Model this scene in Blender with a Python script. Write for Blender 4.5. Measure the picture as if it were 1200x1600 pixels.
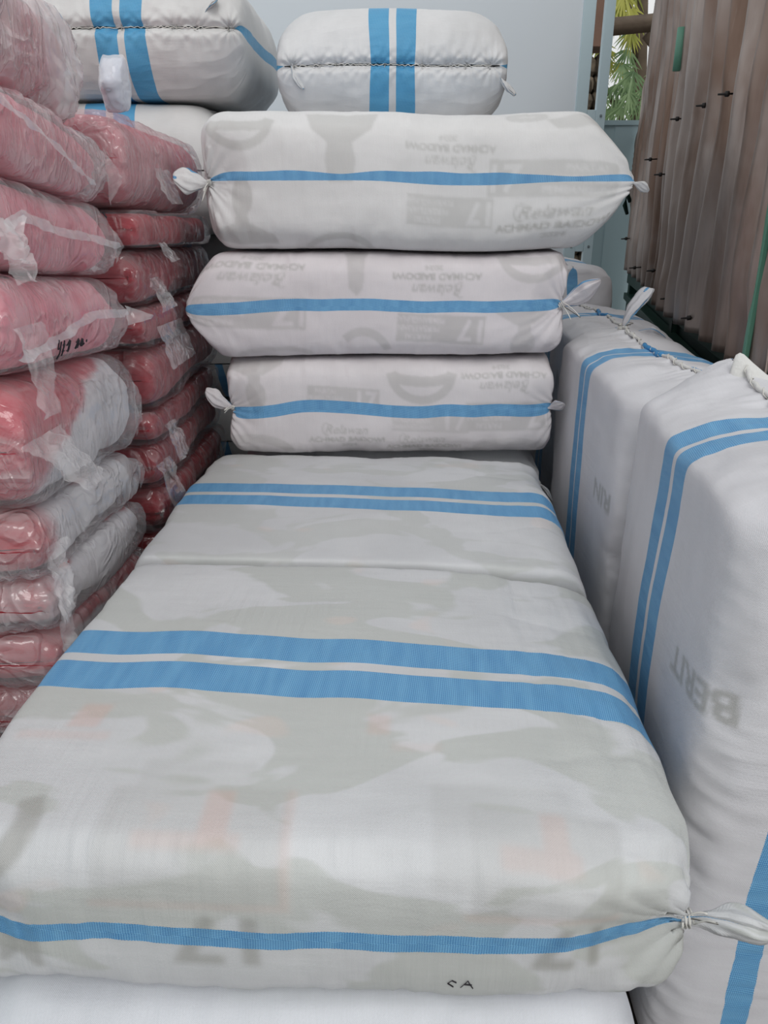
import bpy, math, random
import numpy as np
from mathutils import Vector, Matrix

# ------------------------------------------------------------------ clear
for o in list(bpy.data.objects):
    bpy.data.objects.remove(o, do_unlink=True)
scene = bpy.context.scene
COL = scene.collection

# ------------------------------------------------------------------ camera
CAM_Z = 1.6
cam_data = bpy.data.cameras.new('camera')
cam_data.sensor_fit = 'VERTICAL'
cam_data.sensor_height = 24.0
cam_data.lens = 24.0 * 1202.0 / 1600.0
cam_data.clip_start = 0.02
cam = bpy.data.objects.new('camera', cam_data)
COL.objects.link(cam)
cam.location = (0, 0, CAM_Z)
cam.rotation_euler = (math.radians(90 - 21.97), 0, 0)
scene.camera = cam

# ------------------------------------------------------------------ world and light
world = bpy.data.worlds.new('overcast_sky')
scene.world = world
world.use_nodes = True
wn = world.node_tree
wn.nodes.clear()
wo = wn.nodes.new('ShaderNodeOutputWorld')
wb = wn.nodes.new('ShaderNodeBackground')
wtc = wn.nodes.new('ShaderNodeTexCoord')
wns = wn.nodes.new('ShaderNodeTexNoise')
wns.inputs['Scale'].default_value = 1.6
wns.inputs['Detail'].default_value = 2.0
wr = wn.nodes.new('ShaderNodeValToRGB')
wr.color_ramp.elements[0].position = 0.35
wr.color_ramp.elements[0].color = (0.74, 0.78, 0.82, 1)
wr.color_ramp.elements[1].position = 0.68
wr.color_ramp.elements[1].color = (1.15, 1.15, 1.13, 1)
wn.links.new(wtc.outputs['Generated'], wns.inputs['Vector'])
wn.links.new(wns.outputs['Fac'], wr.inputs['Fac'])
wn.links.new(wr.outputs['Color'], wb.inputs['Color'])
wb.inputs['Strength'].default_value = 0.80
wn.links.new(wb.outputs['Background'], wo.inputs['Surface'])

sun_d = bpy.data.lights.new('hazy_sun', 'SUN')
sun_d.energy = 1.1
sun_d.angle = math.radians(32)
sun_d.color = (1.0, 0.985, 0.96)
sun = bpy.data.objects.new('hazy_sun', sun_d)
COL.objects.link(sun)
sun.rotation_euler = Vector((0.06, -0.85, 1.0)).to_track_quat('Z', 'Y').to_euler()

vs_ = scene.view_settings
vs_.view_transform = 'Standard'
vs_.look = 'None'
vs_.gamma = 1.0
vs_.use_curve_mapping = False
vs_.exposure = 0.0
scene.cycles.max_bounces = 8
scene.cycles.transparent_max_bounces = 24

# ------------------------------------------------------------------ node helpers
def new_mat(name):
    m = bpy.data.materials.new(name)
    m.use_nodes = True
    nt = m.node_tree
    nt.nodes.clear()
    return m, nt

class NT:
    def __init__(s, nt): s.nt = nt
    def n(s, t, **kw):
        nd = s.nt.nodes.new(t)
        for k, v in kw.items():
            if k.startswith('_'): nd.inputs[k[1:].replace('_', ' ')].default_value = v
            else: setattr(nd, k, v)
        return nd
    def l(s, a, b): s.nt.links.new(a, b)
    def put(s, sock, v):
        if isinstance(v, (int, float)): sock.default_value = v
        elif isinstance(v, tuple): sock.default_value = v
        else: s.l(v, sock)
    def m(s, op, a, b=0.0, c=0.0, clamp=False):
        nd = s.nt.nodes.new('ShaderNodeMath'); nd.operation = op; nd.use_clamp = clamp
        for i, v in enumerate((a, b, c)): s.put(nd.inputs[i], v)
        return nd.outputs[0]
    def mix(s, f, a, b):
        nd = s.nt.nodes.new('ShaderNodeMix'); nd.data_type = 'RGBA'
        s.put(nd.inputs[0], f); s.put(nd.inputs[6], a); s.put(nd.inputs[7], b)
        return nd.outputs[2]
    def ss(s, v, a, b, x=0.0, y=1.0):
        nd = s.nt.nodes.new('ShaderNodeMapRange'); nd.interpolation_type = 'SMOOTHSTEP'
        s.put(nd.inputs[0], v)
        for i, q in zip((1, 2, 3, 4), (a, b, x, y)): nd.inputs[i].default_value = q
        return nd.outputs[0]
    def noise(s, vec, scale, detail=3.0, rough=0.5, dist=0.0):
        nd = s.nt.nodes.new('ShaderNodeTexNoise')
        nd.inputs['Scale'].default_value = scale
        nd.inputs['Detail'].default_value = detail
        nd.inputs['Roughness'].default_value = rough
        nd.inputs['Distortion'].default_value = dist
        s.l(vec, nd.inputs['Vector'])
        return nd.outputs['Fac']
    def mapv(s, vec, sc=(1, 1, 1), loc=(0, 0, 0)):
        nd = s.nt.nodes.new('ShaderNodeMapping')
        nd.inputs['Scale'].default_value = sc; nd.inputs['Location'].default_value = loc
        s.l(vec, nd.inputs['Vector'])
        return nd.outputs[0]

def c3(r, g, b):      # sRGB 0-255 to linear RGBA
    f = lambda c: (c / 255 / 12.92) if c / 255 <= 0.04045 else (((c / 255) + 0.055) / 1.055) ** 2.4
    return (f(r), f(g), f(b), 1.0)

def mat_plain(name, col, rough=0.6, metal=0.0, var=0.08, scale=8.0, bump=0.0, bscale=60.0):
    m, nt = new_mat(name); N = NT(nt)
    tc = N.n('ShaderNodeTexCoord')
    f = N.noise(tc.outputs['Object'], scale, 4)
    d = tuple(c * (1 - var * 2) for c in col[:3]) + (1,)
    u = tuple(min(1, c * (1 + var)) for c in col[:3]) + (1,)
    base = N.mix(f, d, u)
    p = N.n('ShaderNodeBsdfPrincipled')
    N.l(base, p.inputs['Base Color'])
    p.inputs['Roughness'].default_value = rough
    p.inputs['Metallic'].default_value = metal
    if bump:
        b = N.n('ShaderNodeBump'); b.inputs['Strength'].default_value = bump; b.inputs['Distance'].default_value = 0.004
        N.l(N.noise(tc.outputs['Object'], bscale, 4), b.inputs['Height'])
        N.l(b.outputs[0], p.inputs['Normal'])
    o = N.n('ShaderNodeOutputMaterial'); N.l(p.outputs[0], o.inputs[0])
    return m

def mat_sack(name, base=(214, 214, 213), circ=2.0, single=0.042, dbl=0.085, gap=0.03, wave=0.006,
             blotch=0.0, ripple=0.5, skew=0.0, soff=0.0, blue=(136, 194, 228), blue2=(34, 108, 172), seed=0.0, dark=(186, 188, 184)):
    """woven plastic sack: UV in metres (u round the tube from the front fold, v along the tube)"""
    m, nt = new_mat(name); N = NT(nt)
    uv = N.n('ShaderNodeUVMap'); uv.uv_map = 'fabric'
    sx = N.n('ShaderNodeSeparateXYZ'); N.l(uv.outputs[0], sx.inputs[0])
    s, l = sx.outputs[0], sx.outputs[1]
    off = N.mapv(uv.outputs[0], (0.0, 1, 1), (seed, seed * 1.7, 0))
    wv = N.m('MULTIPLY', N.m('SUBTRACT', N.noise(off, 3.2, 1.0), 0.5), wave * 5)
    sw = N.m('ADD', s, wv)
    # distance to the nearest fold (period circ/2) and to the middle of a face
    q = circ / 2
    df = N.m('PINGPONG', N.m('SUBTRACT', sw, soff), q / 2)   # 0 at fold, q/2 at face middle
    dm = N.m('SUBTRACT', q / 2, N.m('PINGPONG', N.m('ADD', sw, N.m('MULTIPLY', N.m('SUBTRACT', l, 0.6), skew)), q / 2))
    zig = N.m('MULTIPLY', N.m('PINGPONG', l, 0.0022), 0.5)
    m1 = N.m('LESS_THAN', N.m('ADD', df, zig), single / 2)
    a = N.m('ADD', dm, zig)
    m2 = N.m('MULTIPLY', N.m('GREATER_THAN', dm, gap / 2), N.m('LESS_THAN', a, gap / 2 + dbl))
    mask = N.m('MAXIMUM', m1, m2)
    # twill
    k = 2 * math.pi / 0.0062
    t1 = N.m('SINE', N.m('MULTIPLY', N.m('ADD', s, l), k))
    t2 = N.m('SINE', N.m('MULTIPLY', N.m('SUBTRACT', s, N.m('MULTIPLY', l, 0.7)), k * 1.1))
    tw = N.ss(N.m('ADD', N.m('MULTIPLY', N.m('MULTIPLY', t1, t2), 0.5), 0.5), 0.25, 0.75)
    bb = N.noise(N.mapv(uv.outputs[0], (2, 12, 1)), 3.0, 2)
    twa = N.m('ADD', N.m('MULTIPLY', tw, 0.55), N.m('MULTIPLY', bb, 0.5), 0, True)
    bcol = N.mix(twa, c3(*blue2), c3(*blue))
    # white cloth with what shows through it
    tc = N.n('ShaderNodeTexCoord')
    att = N.n('ShaderNodeAttribute'); att.attribute_name = 'print'
    sp = N.n('ShaderNodeSeparateColor'); N.l(att.outputs['Color'], sp.inputs[0])
    cloud = N.noise(N.mapv(uv.outputs[0], (1.0, 0.6, 1), (seed * 3.1, seed, 0)), 5.0, 3, 0.55, 0.3)
    base_c = N.mix(N.ss(cloud, 0.3, 0.7), c3(*[c - 7 for c in base]), c3(*[min(255, c + 5) for c in base]))
    if blotch > 0:
        b1 = N.noise(N.mapv(uv.outputs[0], (1.5, 0.75, 1), (seed * 2.3 + 1.7, seed * 0.7, 0)), 4.2, 2.5, 0.55, 0.8)
        bm = N.m('MULTIPLY', N.ss(b1, 0.475, 0.53), blotch)
        base_c = N.mix(bm, base_c, c3(*dark))
        b2 = N.noise(N.mapv(uv.outputs[0], (3.0, 2.2, 1), (seed * 5.3, 4.7, 0)), 3.0, 1.0, 0.5, 0.2)
        base_c = N.mix(N.m('MULTIPLY', N.ss(b2, 0.66, 0.74), blotch * 0.35), base_c, c3(226, 200, 188))
    th = N.noise(N.mapv(uv.outputs[0], (26, 420, 1)), 1.0, 2)
    base_c = N.mix(N.m('MULTIPLY', sp.outputs[0], 0.88, 0, True), base_c, c3(156, 155, 150))
    base_c = N.mix(N.m('MULTIPLY', sp.outputs[1], 0.5), base_c, c3(216, 164, 146))
    base_c = N.mix(N.ss(th, 0.3, 0.7, 0.07, 0.0), base_c, c3(176, 176, 172))
    bcol = N.mix(N.m('MULTIPLY', sp.outputs[0], 0.25), bcol, c3(50, 90, 130))
    colr = N.mix(mask, base_c, bcol)
    # relief
    fine1 = N.m('SINE', N.m('MULTIPLY', s, 2 * math.pi / 0.0030))
    fine2 = N.m('SINE', N.m('MULTIPLY', l, 2 * math.pi / 0.0030))
    weave = N.m('MULTIPLY', fine1, fine2)
    rip = N.noise(N.mapv(uv.outputs[0], (4, 62, 1), (seed, 0, 0)), 1.0, 3)
    rip2 = N.noise(N.mapv(uv.outputs[0], (40, 7, 1), (seed, 0, 0)), 1.0, 2)
    msk = N.ss(N.noise(uv.outputs[0], 3.0, 1), 0.42, 0.65)
    h = N.m('ADD', N.m('MULTIPLY', weave, 0.05), N.m('MULTIPLY', N.m('MULTIPLY', rip, msk), ripple))
    h = N.m('ADD', h, N.m('MULTIPLY', rip2, ripple * 0.5))
    h = N.m('ADD', h, N.m('MULTIPLY', N.noise(uv.outputs[0], 260.0, 2), 0.12))
    h = N.m('ADD', h, N.m('MULTIPLY', N.m('MULTIPLY', tw, mask), 0.12))
    b = N.n('ShaderNodeBump'); b.inputs['Strength'].default_value = 0.8; b.inputs['Distance'].default_value = 0.004
    N.l(h, b.inputs['Height'])
    p = N.n('ShaderNodeBsdfPrincipled')
    N.l(colr, p.inputs['Base Color']); N.l(b.outputs[0], p.inputs['Normal'])
    p.inputs['Roughness'].default_value = 0.42
    p.inputs['Specular IOR Level'].default_value = 0.45
    o = N.n('ShaderNodeOutputMaterial'); N.l(p.outputs[0], o.inputs[0])
    return m

def mat_film(name, haze=0.25, gloss=0.3, crinkle=0.6, seed=0.0, stretch=(1, 1, 1)):
    m, nt = new_mat(name); N = NT(nt)
    tc = N.n('ShaderNodeTexCoord')
    v = N.mapv(tc.outputs['Object'], stretch, (seed, seed * 1.3, 0))
    n1 = N.noise(v, 5.0, 2, 0.5, 1.2)
    ridge = N.m('MAXIMUM', N.m('SUBTRACT', 1.0, N.m('ABSOLUTE', N.m('MULTIPLY', N.m('SUBTRACT', n1, 0.5), 22.0))), 0.0)
    v2 = N.mapv(tc.outputs['Object'], (stretch[0] * 1.0, stretch[1] * 2.2, stretch[2] * 0.6), (seed, 2, seed))
    n2 = N.noise(v2, 17.0, 2, 0.5, 1.0)
    msk = N.ss(N.noise(v, 4.0, 1), 0.47, 0.62)
    ridge2 = N.m('MULTIPLY', N.m('MAXIMUM', N.m('SUBTRACT', 1.0, N.m('ABSOLUTE', N.m('MULTIPLY', N.m('SUBTRACT', n2, 0.5), 13.0))), 0.0), msk)
    n3 = N.noise(v, 60.0, 3, 0.6, 0.5)
    h = N.m('ADD', N.m('ADD', ridge, N.m('MULTIPLY', ridge2, 0.6)), N.m('ADD', N.m('MULTIPLY', n1, 2.5), N.m('MULTIPLY', N.m('MULTIPLY', n3, msk), 0.5)))
    b = N.n('ShaderNodeBump'); b.inputs['Strength'].default_value = crinkle; b.inputs['Distance'].default_value = 0.006
    N.l(h, b.inputs['Height'])
    tr = N.n('ShaderNodeBsdfTransparent'); tr.inputs[0].default_value = (0.99, 0.98, 0.985, 1)
    d1 = N.n('ShaderNodeBsdfDiffuse'); d1.inputs[0].default_value = (0.93, 0.91, 0.92, 1)
    d2 = N.n('ShaderNodeBsdfTranslucent'); d2.inputs[0].default_value = (0.93, 0.91, 0.92, 1)
    N.l(b.outputs[0], d1.inputs['Normal'])
    df = N.n('ShaderNodeMixShader'); df.inputs[0].default_value = 0.2; N.l(d1.outputs[0], df.inputs[1]); N.l(d2.outputs[0], df.inputs[2])
    gl = N.n('ShaderNodeBsdfGlossy'); gl.inputs['Roughness'].default_value = 0.12
    gl.inputs[0].default_value = (1, 1, 1, 1)
    N.l(b.outputs[0], gl.inputs['Normal'])
    lw = N.n('ShaderNodeLayerWeight'); lw.inputs[0].default_value = 0.35; N.l(b.outputs[0], lw.inputs['Normal'])
    big = N.noise(N.mapv(tc.outputs['Object'], (1, 1, 1), (seed * 2, 3, 1)), 4.5, 2, 0.5, 0.4)
    hz = N.m('MULTIPLY', N.ss(big, 0.38, 0.62, 0.55, 1.25), haze)
    hz = N.m('ADD', hz, N.m('MULTIPLY', N.m('ADD', ridge, N.m('MULTIPLY', ridge2, 0.8)), 0.08), 0, True)
    mx = N.n('ShaderNodeMixShader'); N.l(hz, mx.inputs[0]); N.l(tr.outputs[0], mx.inputs[1]); N.l(df.outputs[0], mx.inputs[2])
    gf = N.m('ADD', N.m('MULTIPLY', lw.outputs['Fresnel'], gloss * 1.3), 0.04 * gloss / 0.3, 0, True)
    mx2 = N.n('ShaderNodeMixShader'); N.l(gf, mx2.inputs[0]); N.l(mx.outputs[0], mx2.inputs[1]); N.l(gl.outputs[0], mx2.inputs[2])
    o = N.n('ShaderNodeOutputMaterial'); N.l(mx2.outputs[0], o.inputs[0])
    return m

def mat_cloth(name, red, white=(214, 211, 214), rough=0.85):
    """bundled cloth: attribute 'white' marks the pale cloth; thin gathers in the relief"""
    m, nt = new_mat(name); N = NT(nt)
    uv = N.n('ShaderNodeUVMap'); uv.uv_map = 'fabric'
    att = N.n('ShaderNodeAttribute'); att.attribute_name = 'white'
    f = N.noise(uv.outputs[0], 6.0, 3)
    base = N.mix(f, c3(*[c * 0.9 for c in red]), c3(*[min(255, c * 1.08) for c in red]))
    base = N.mix(att.outputs['Fac'], base, c3(*white))
    g = N.noise(N.mapv(uv.outputs[0], (5, 45, 1)), 1.0, 3, 0.5, 0.3)
    fo = N.noise(N.mapv(uv.outputs[0], (30, 3, 1)), 1.0, 2)
    h = N.m('ADD', g, N.m('MULTIPLY', fo, 0.6))
    b = N.n('ShaderNodeBump'); b.inputs['Strength'].default_value = 0.8; b.inputs['Distance'].default_value = 0.008
    N.l(h, b.inputs['Height'])
    p = N.n('ShaderNodeBsdfPrincipled')
    N.l(base, p.inputs['Base Color']); N.l(b.outputs[0], p.inputs['Normal'])
    p.inputs['Roughness'].default_value = rough
    p.inputs['Sheen Weight'].default_value = 0.25
    o = N.n('ShaderNodeOutputMaterial'); N.l(p.outputs[0], o.inputs[0])
    return m

# ------------------------------------------------------------------ numpy helpers
def _h(ix, iy, iz, seed):
    a = (ix.astype(np.int64) * 374761393 + iy.astype(np.int64) * 668265263 + iz.astype(np.int64) * 1274126177 + seed * 974711) & 0xffffffff
    a = ((a ^ (a >> 13)) * 1103515245 + 12345) & 0xffffffff
    a = ((a ^ (a >> 16)) * 2246822519) & 0xffffffff
    return ((a ^ (a >> 15)) & 0xffff) / 65535.0

def vnoise(P, seed=0):
    F = np.floor(P); f = P - F; f = f * f * f * (f * (f * 6 - 15) + 10)
    i = F.astype(np.int64); x, y, z = i[..., 0], i[..., 1], i[..., 2]
    fx, fy, fz = f[..., 0], f[..., 1], f[..., 2]
    def L(a, b, t): return a + (b - a) * t
    c00 = L(_h(x, y, z, seed), _h(x + 1, y, z, seed), fx); c10 = L(_h(x, y + 1, z, seed), _h(x + 1, y + 1, z, seed), fx)
    c01 = L(_h(x, y, z + 1, seed), _h(x + 1, y, z + 1, seed), fx); c11 = L(_h(x, y + 1, z + 1, seed), _h(x + 1, y + 1, z + 1, seed), fx)
    return L(L(c00, c10, fy), L(c01, c11, fy), fz) * 2 - 1

def fbm(P, seed=0, oct=3):
    s = 0; a = 1.0; t = 0
    for k in range(oct):
        s = s + a * vnoise(P * (2.03 ** k) + 17.3 * k, seed + k); t += a; a *= 0.5
    return s / t

def ridged(P, seed=0, oct=2):
    s = 0; a = 1.0
    for k in range(oct):
        s = s + a * (1 - np.abs(vnoise(P * (2.1 ** k) + 9.1 * k, seed + k)) * 2); a *= 0.5
    return s

def link(name, verts, faces, mat, parent=None, smooth=True, uv=None, attrs=None):
    me = bpy.data.meshes.new(name)
    V = np.asarray(verts, dtype=np.float32).reshape(-1, 3)
    if isinstance(faces, np.ndarray):
        me.vertices.add(len(V)); me.vertices.foreach_set('co', V.ravel())
        nf, k = faces.shape
        me.loops.add(nf * k); me.loops.foreach_set('vertex_index', faces.ravel().astype(np.int32))
        me.polygons.add(nf)
        me.polygons.foreach_set('loop_start', np.arange(0, nf * k, k, dtype=np.int32))
        me.update(calc_edges=True)
    else:
        me.from_pydata([tuple(v) for v in V.tolist()], [], [list(map(int, f)) for f in faces]); me.update()
    if smooth: me.polygons.foreach_set('use_smooth', np.ones(len(me.polygons), dtype=bool))
    if uv is not None:
        ul = me.uv_layers.new(name='fabric'); ul.data.foreach_set('uv', np.asarray(uv, dtype=np.float32).ravel())
    if attrs:
        for an, (kind, arr) in attrs.items():
            at = me.attributes.new(an, kind, 'POINT')
            at.data.foreach_set('color' if kind == 'FLOAT_COLOR' else 'value', np.asarray(arr, dtype=np.float32).ravel())
    mats = mat if isinstance(mat, (list, tuple)) else [mat]
    for q in mats: me.materials.append(q)
    o = bpy.data.objects.new(name, me); COL.objects.link(o)
    if parent is not None: o.parent = parent
    return o

def thing(name, label, cat, loc, group=None):
    o = bpy.data.objects.new(name, None); COL.objects.link(o)
    o.empty_display_size = 0.05
    o.location = loc; o['label'] = label; o['category'] = cat
    if group: o['group'] = group
    return o

def tag(o, label, cat, group=None):
    o['label'] = label; o['category'] = cat
    if group: o['group'] = group
    return o

def struct(o):
    o['kind'] = 'structure'; return o

def boxes(name, lst, mat, parent=None, bevel=0.0):
    V = []; F = []
    for (x0, x1, y0, y1, z0, z1) in lst:
        b = len(V)
        V += [(x0, y0, z0), (x1, y0, z0), (x1, y1, z0), (x0, y1, z0), (x0, y0, z1), (x1, y0, z1), (x1, y1, z1), (x0, y1, z1)]
        F += [(b, b + 3, b + 2, b + 1), (b + 4, b + 5, b + 6, b + 7), (b, b + 1, b + 5, b + 4), (b + 1, b + 2, b + 6, b + 5), (b + 2, b + 3, b + 7, b + 6), (b + 3, b, b + 4, b + 7)]
    o = link(name, V, F, mat, parent, smooth=False)
    if bevel:
        md = o.modifiers.new('bevel', 'BEVEL'); md.width = bevel; md.segments = 2
    return o

def tube(name, pts, rad, mat, parent=None, n=8, flat=1.0, up=(0, 0, 1)):
    pts = [Vector(p) for p in pts]; V = []; F = []
    rs = rad if isinstance(rad, (list, tuple)) else [rad] * len(pts)
    for i, p in enumerate(pts):
        d = (pts[min(i + 1, len(pts) - 1)] - pts[max(i - 1, 0)]).normalized()
        u = Vector(up)
        if abs(u.dot(d)) > 0.95: u = Vector((0.3, 1, 0.1))
        a = d.cross(u).normalized(); b = a.cross(d)
        for k in range(n):
            t = 2 * math.pi * k / n
            V.append(p + (a * math.cos(t) + b * math.sin(t) * flat) * rs[i])
    for i in range(len(pts) - 1):
        for k in range(n):
            F.append((i * n + k, i * n + (k + 1) % n, (i + 1) * n + (k + 1) % n, (i + 1) * n + k))
    F.append(tuple(range(n))[::-1]); F.append(tuple((len(pts) - 1) * n + k for k in range(n)))
    return link(name, V, F, mat, parent)

# ------------------------------------------------------------------ soft bale surface
def section(W, T, r, bulge):
    hw, ht = W / 2, T / 2; pts = []
    r, r2 = r if isinstance(r, tuple) else (r, r)
    r = min(r, ht * 0.999); r2 = min(r2, ht * 0.999)
    for t in np.linspace(0, 1, 12, endpoint=False): pts.append((-hw, (ht - r) * t))
    for a in np.linspace(0, math.pi / 2, 40): pts.append((-hw + r - r * math.cos(a), ht - r + r * math.sin(a)))
    for t in np.linspace(0, 1, 80)[1:-1]: pts.append((-hw + r + (2 * hw - r - r2) * t, ht))
    for a in np.linspace(0, math.pi / 2, 40): pts.append((hw - r2 + r2 * math.sin(a), ht - r2 + r2 * math.cos(a)))
    for t in np.linspace(0, 1, 12)[1:]: pts.append((hw, (ht - r2) * (1 - t)))
    P = np.array(pts)
    low = P[::-1][1:-1] * np.array([1, -1])
    P = np.vstack([P, low, P[:1]])
    P[:, 1] += np.sign(P[:, 1]) * bulge * np.clip(1 - (P[:, 0] / hw) ** 2, 0, 1) * np.minimum(1, np.abs(P[:, 1]) / (ht * 0.7))
    d = np.r_[0, np.cumsum(np.hypot(*np.diff(P, axis=0).T))]
    return P, d

class Soft:
    """closed sack: local x tube axis, y fold to fold, z thickness"""
    def __init__(s, L, W, T, r=None, e=0.16, p=2.2, wend=0.10, bulge=0.015, us=None, vs=None, nu=200, nv=160, ends=(1, 1)):
        s.L, s.W, s.T = L, W, T
        sec, d = section(W, T, r if r else T * 0.42, bulge); s.circ = d[-1]
        n = 400
        x = L / 2 * np.sin(np.linspace(-math.pi / 2, math.pi / 2, n))
        dd = L / 2 - np.abs(x)
        f = (1 - (1 - np.minimum(dd / e, 1)) ** p) ** (1 / p)
        pl = np.r_[0, np.cumsum(np.hypot(np.diff(x), np.diff(f * T / 2)))]
        s.plen = pl[-1]
        u = np.linspace(0, 1, nu, endpoint=False) if us is None else np.asarray(us)
        v = np.linspace(0, 1, nv) if vs is None else np.asarray(vs)
        s.u, s.v = u, v
        yy = np.interp(u * s.circ, d, sec[:, 0]); zz = np.interp(u * s.circ, d, sec[:, 1])
        xx = np.interp(v * s.plen, pl, x); ff = np.interp(v * s.plen, pl, f)
        fy = 1 - (1 - ff) ** 1.5 * wend
        s.P = np.stack([np.broadcast_to(xx[:, None], (len(v), len(u))), yy[None] * fy[:, None], zz[None] * np.maximum(ff, 0.012)[:, None]], -1).copy()
        s.ff = ff[:, None] * np.ones(len(u))[None]
        s.S = np.broadcast_to(((u + 0.5) % 1.0 - 0.5)[None] * s.circ, s.P.shape[:2])      # metres from front fold, + = up over the top
        s.Lc = np.broadcast_to(((v - 0.5) * s.plen)[:, None], s.P.shape[:2])
        s.normals()
    def normals(s):
        P = s.P
        du = np.roll(P, -1, 1) - np.roll(P, 1, 1)
        dv = np.gradient(P, axis=0)
        n = np.cross(dv, du); ln = np.linalg.norm(n, axis=-1, keepdims=True)
        n = n / np.maximum(ln, 1e-9)
        c = np.sum(n * P, -1).mean()
        s.N = n if c > 0 else -n
    def normals_keep(s):
        P = s.P; n = np.cross(np.gradient(P, axis=0), np.roll(P, -1, 1) - np.roll(P, 1, 1))
        n = n / np.maximum(np.linalg.norm(n, axis=-1, keepdims=True), 1e-9)
        s.N = n if np.sum(n * s.N) > 0 else -n
    def disp(s, a): s.P = s.P + s.N * (a[..., None])
    def lumps(s, amp, size, seed, oct=2, an=(1, 1, 1)):
        s.disp(amp * fbm(s.P / (np.array(an) * size), seed, oct)); s.normals()
    def pucker(s, c, R, amp, n, seed=0):
        c = np.array(c); d = s.P - c
        r = np.linalg.norm(d, axis=-1)
        th = np.arctan2(d[..., 2], np.hypot(d[..., 1], d[..., 0]) * np.where(d[..., 1] + d[..., 0] * 0.3 > 0, 1, -1))
        ph = vnoise(np.stack([th * 1.3, r * 0, r * 0], -1) + seed, seed) * 2.0
        w = np.exp(-(r / R) ** 1.3) * np.minimum(1, r / (R * 0.15))
        s.disp(amp * w * (np.sin(n * th + ph * 2 + r * 9))); s.normals()
    def at(s, S, Lc, off=0.0):
        """point on the finished surface"""
        uu = (S / s.circ) % 1.0; vv = Lc / s.plen + 0.5
        i = np.interp(vv, s.v, np.arange(len(s.v)))
        ue = np.r_[s.u, 1.0]; j = np.interp(uu, ue, np.arange(len(ue)))
        i0 = min(int(i), len(s.v) - 2); j0 = int(j); fi = i - i0; fj = j - j0
        nu = len(s.u); g = lambda A, a, b: A[a, b % nu]
        r = []
        for A in (s.P, s.N):
            r.append(g(A, i0, j0) * (1 - fi) * (1 - fj) + g(A, i0 + 1, j0) * fi * (1 - fj) + g(A, i0, j0 + 1) * (1 - fi) * fj + g(A, i0 + 1, j0 + 1) * fi * fj)
        return r[0] + r[1] * off
    def mesh(s, name, mat, parent, M=None, attrs=None):
        nv, nu = s.P.shape[:2]
        idx = np.arange(nv * nu).reshape(nv, nu)
        a = idx[:-1]; b = idx[1:]; a2 = np.roll(a, -1, 1); b2 = np.roll(b, -1, 1)
        F = np.stack([a, a2, b2, b], -1).reshape(-1, 4)
        # orientation
        V = s.P.reshape(-1, 3)
        q = F[len(F) // 3]; nn = np.cross(V[q[1]] - V[q[0]], V[q[3]] - V[q[0]])
        if np.dot(nn, s.N.reshape(-1, 3)[q[0]]) < 0:
            F = F[:, ::-1]; flip = True
        else: flip = False
        Us = np.r_[s.u, 1.0] * s.circ; Vs = s.v * s.plen
        ua = np.broadcast_to(Us[:-1][None], (nv - 1, nu)); ub = np.broadcast_to(Us[1:][None], (nv - 1, nu))
        va = np.broadcast_to(Vs[:-1][:, None], (nv - 1, nu)); vb = np.broadcast_to(Vs[1:][:, None], (nv - 1, nu))
        UV = np.stack([np.stack([ua, va], -1), np.stack([ub, va], -1), np.stack([ub, vb], -1), np.stack([ua, vb], -1)], -2).reshape(-1, 4, 2)
        if flip: UV = UV[:, ::-1]
        if M is not None: V = V @ np.array(M).T
        return link(name, V, F, mat, parent, uv=UV.reshape(-1, 2), attrs=attrs)

def dense(ranges):
    """parameter samples: list of (end, step) from 0"""
    out = [0.0]; a = 0.0
    for e, st in ranges:
        n = max(1, int(round((e - a) / st))); out += list(np.linspace(a, e, n + 1)[1:]); a = e
    return np.array(out)

I3 = np.eye(3)
M_END = np.array([[0, -1, 0], [1, 0, 0], [0, 0, 1.0]])      # tube axis along world y, front fold to +x
M_UP = np.array([[0, 0, -1.0], [0, 1, 0], [1, 0, 0]])       # tube axis up, upper face to -x
M_END2 = np.array([[0, 1.0, 0], [1, 0, 0], [0, 0, -1.0]])

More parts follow.
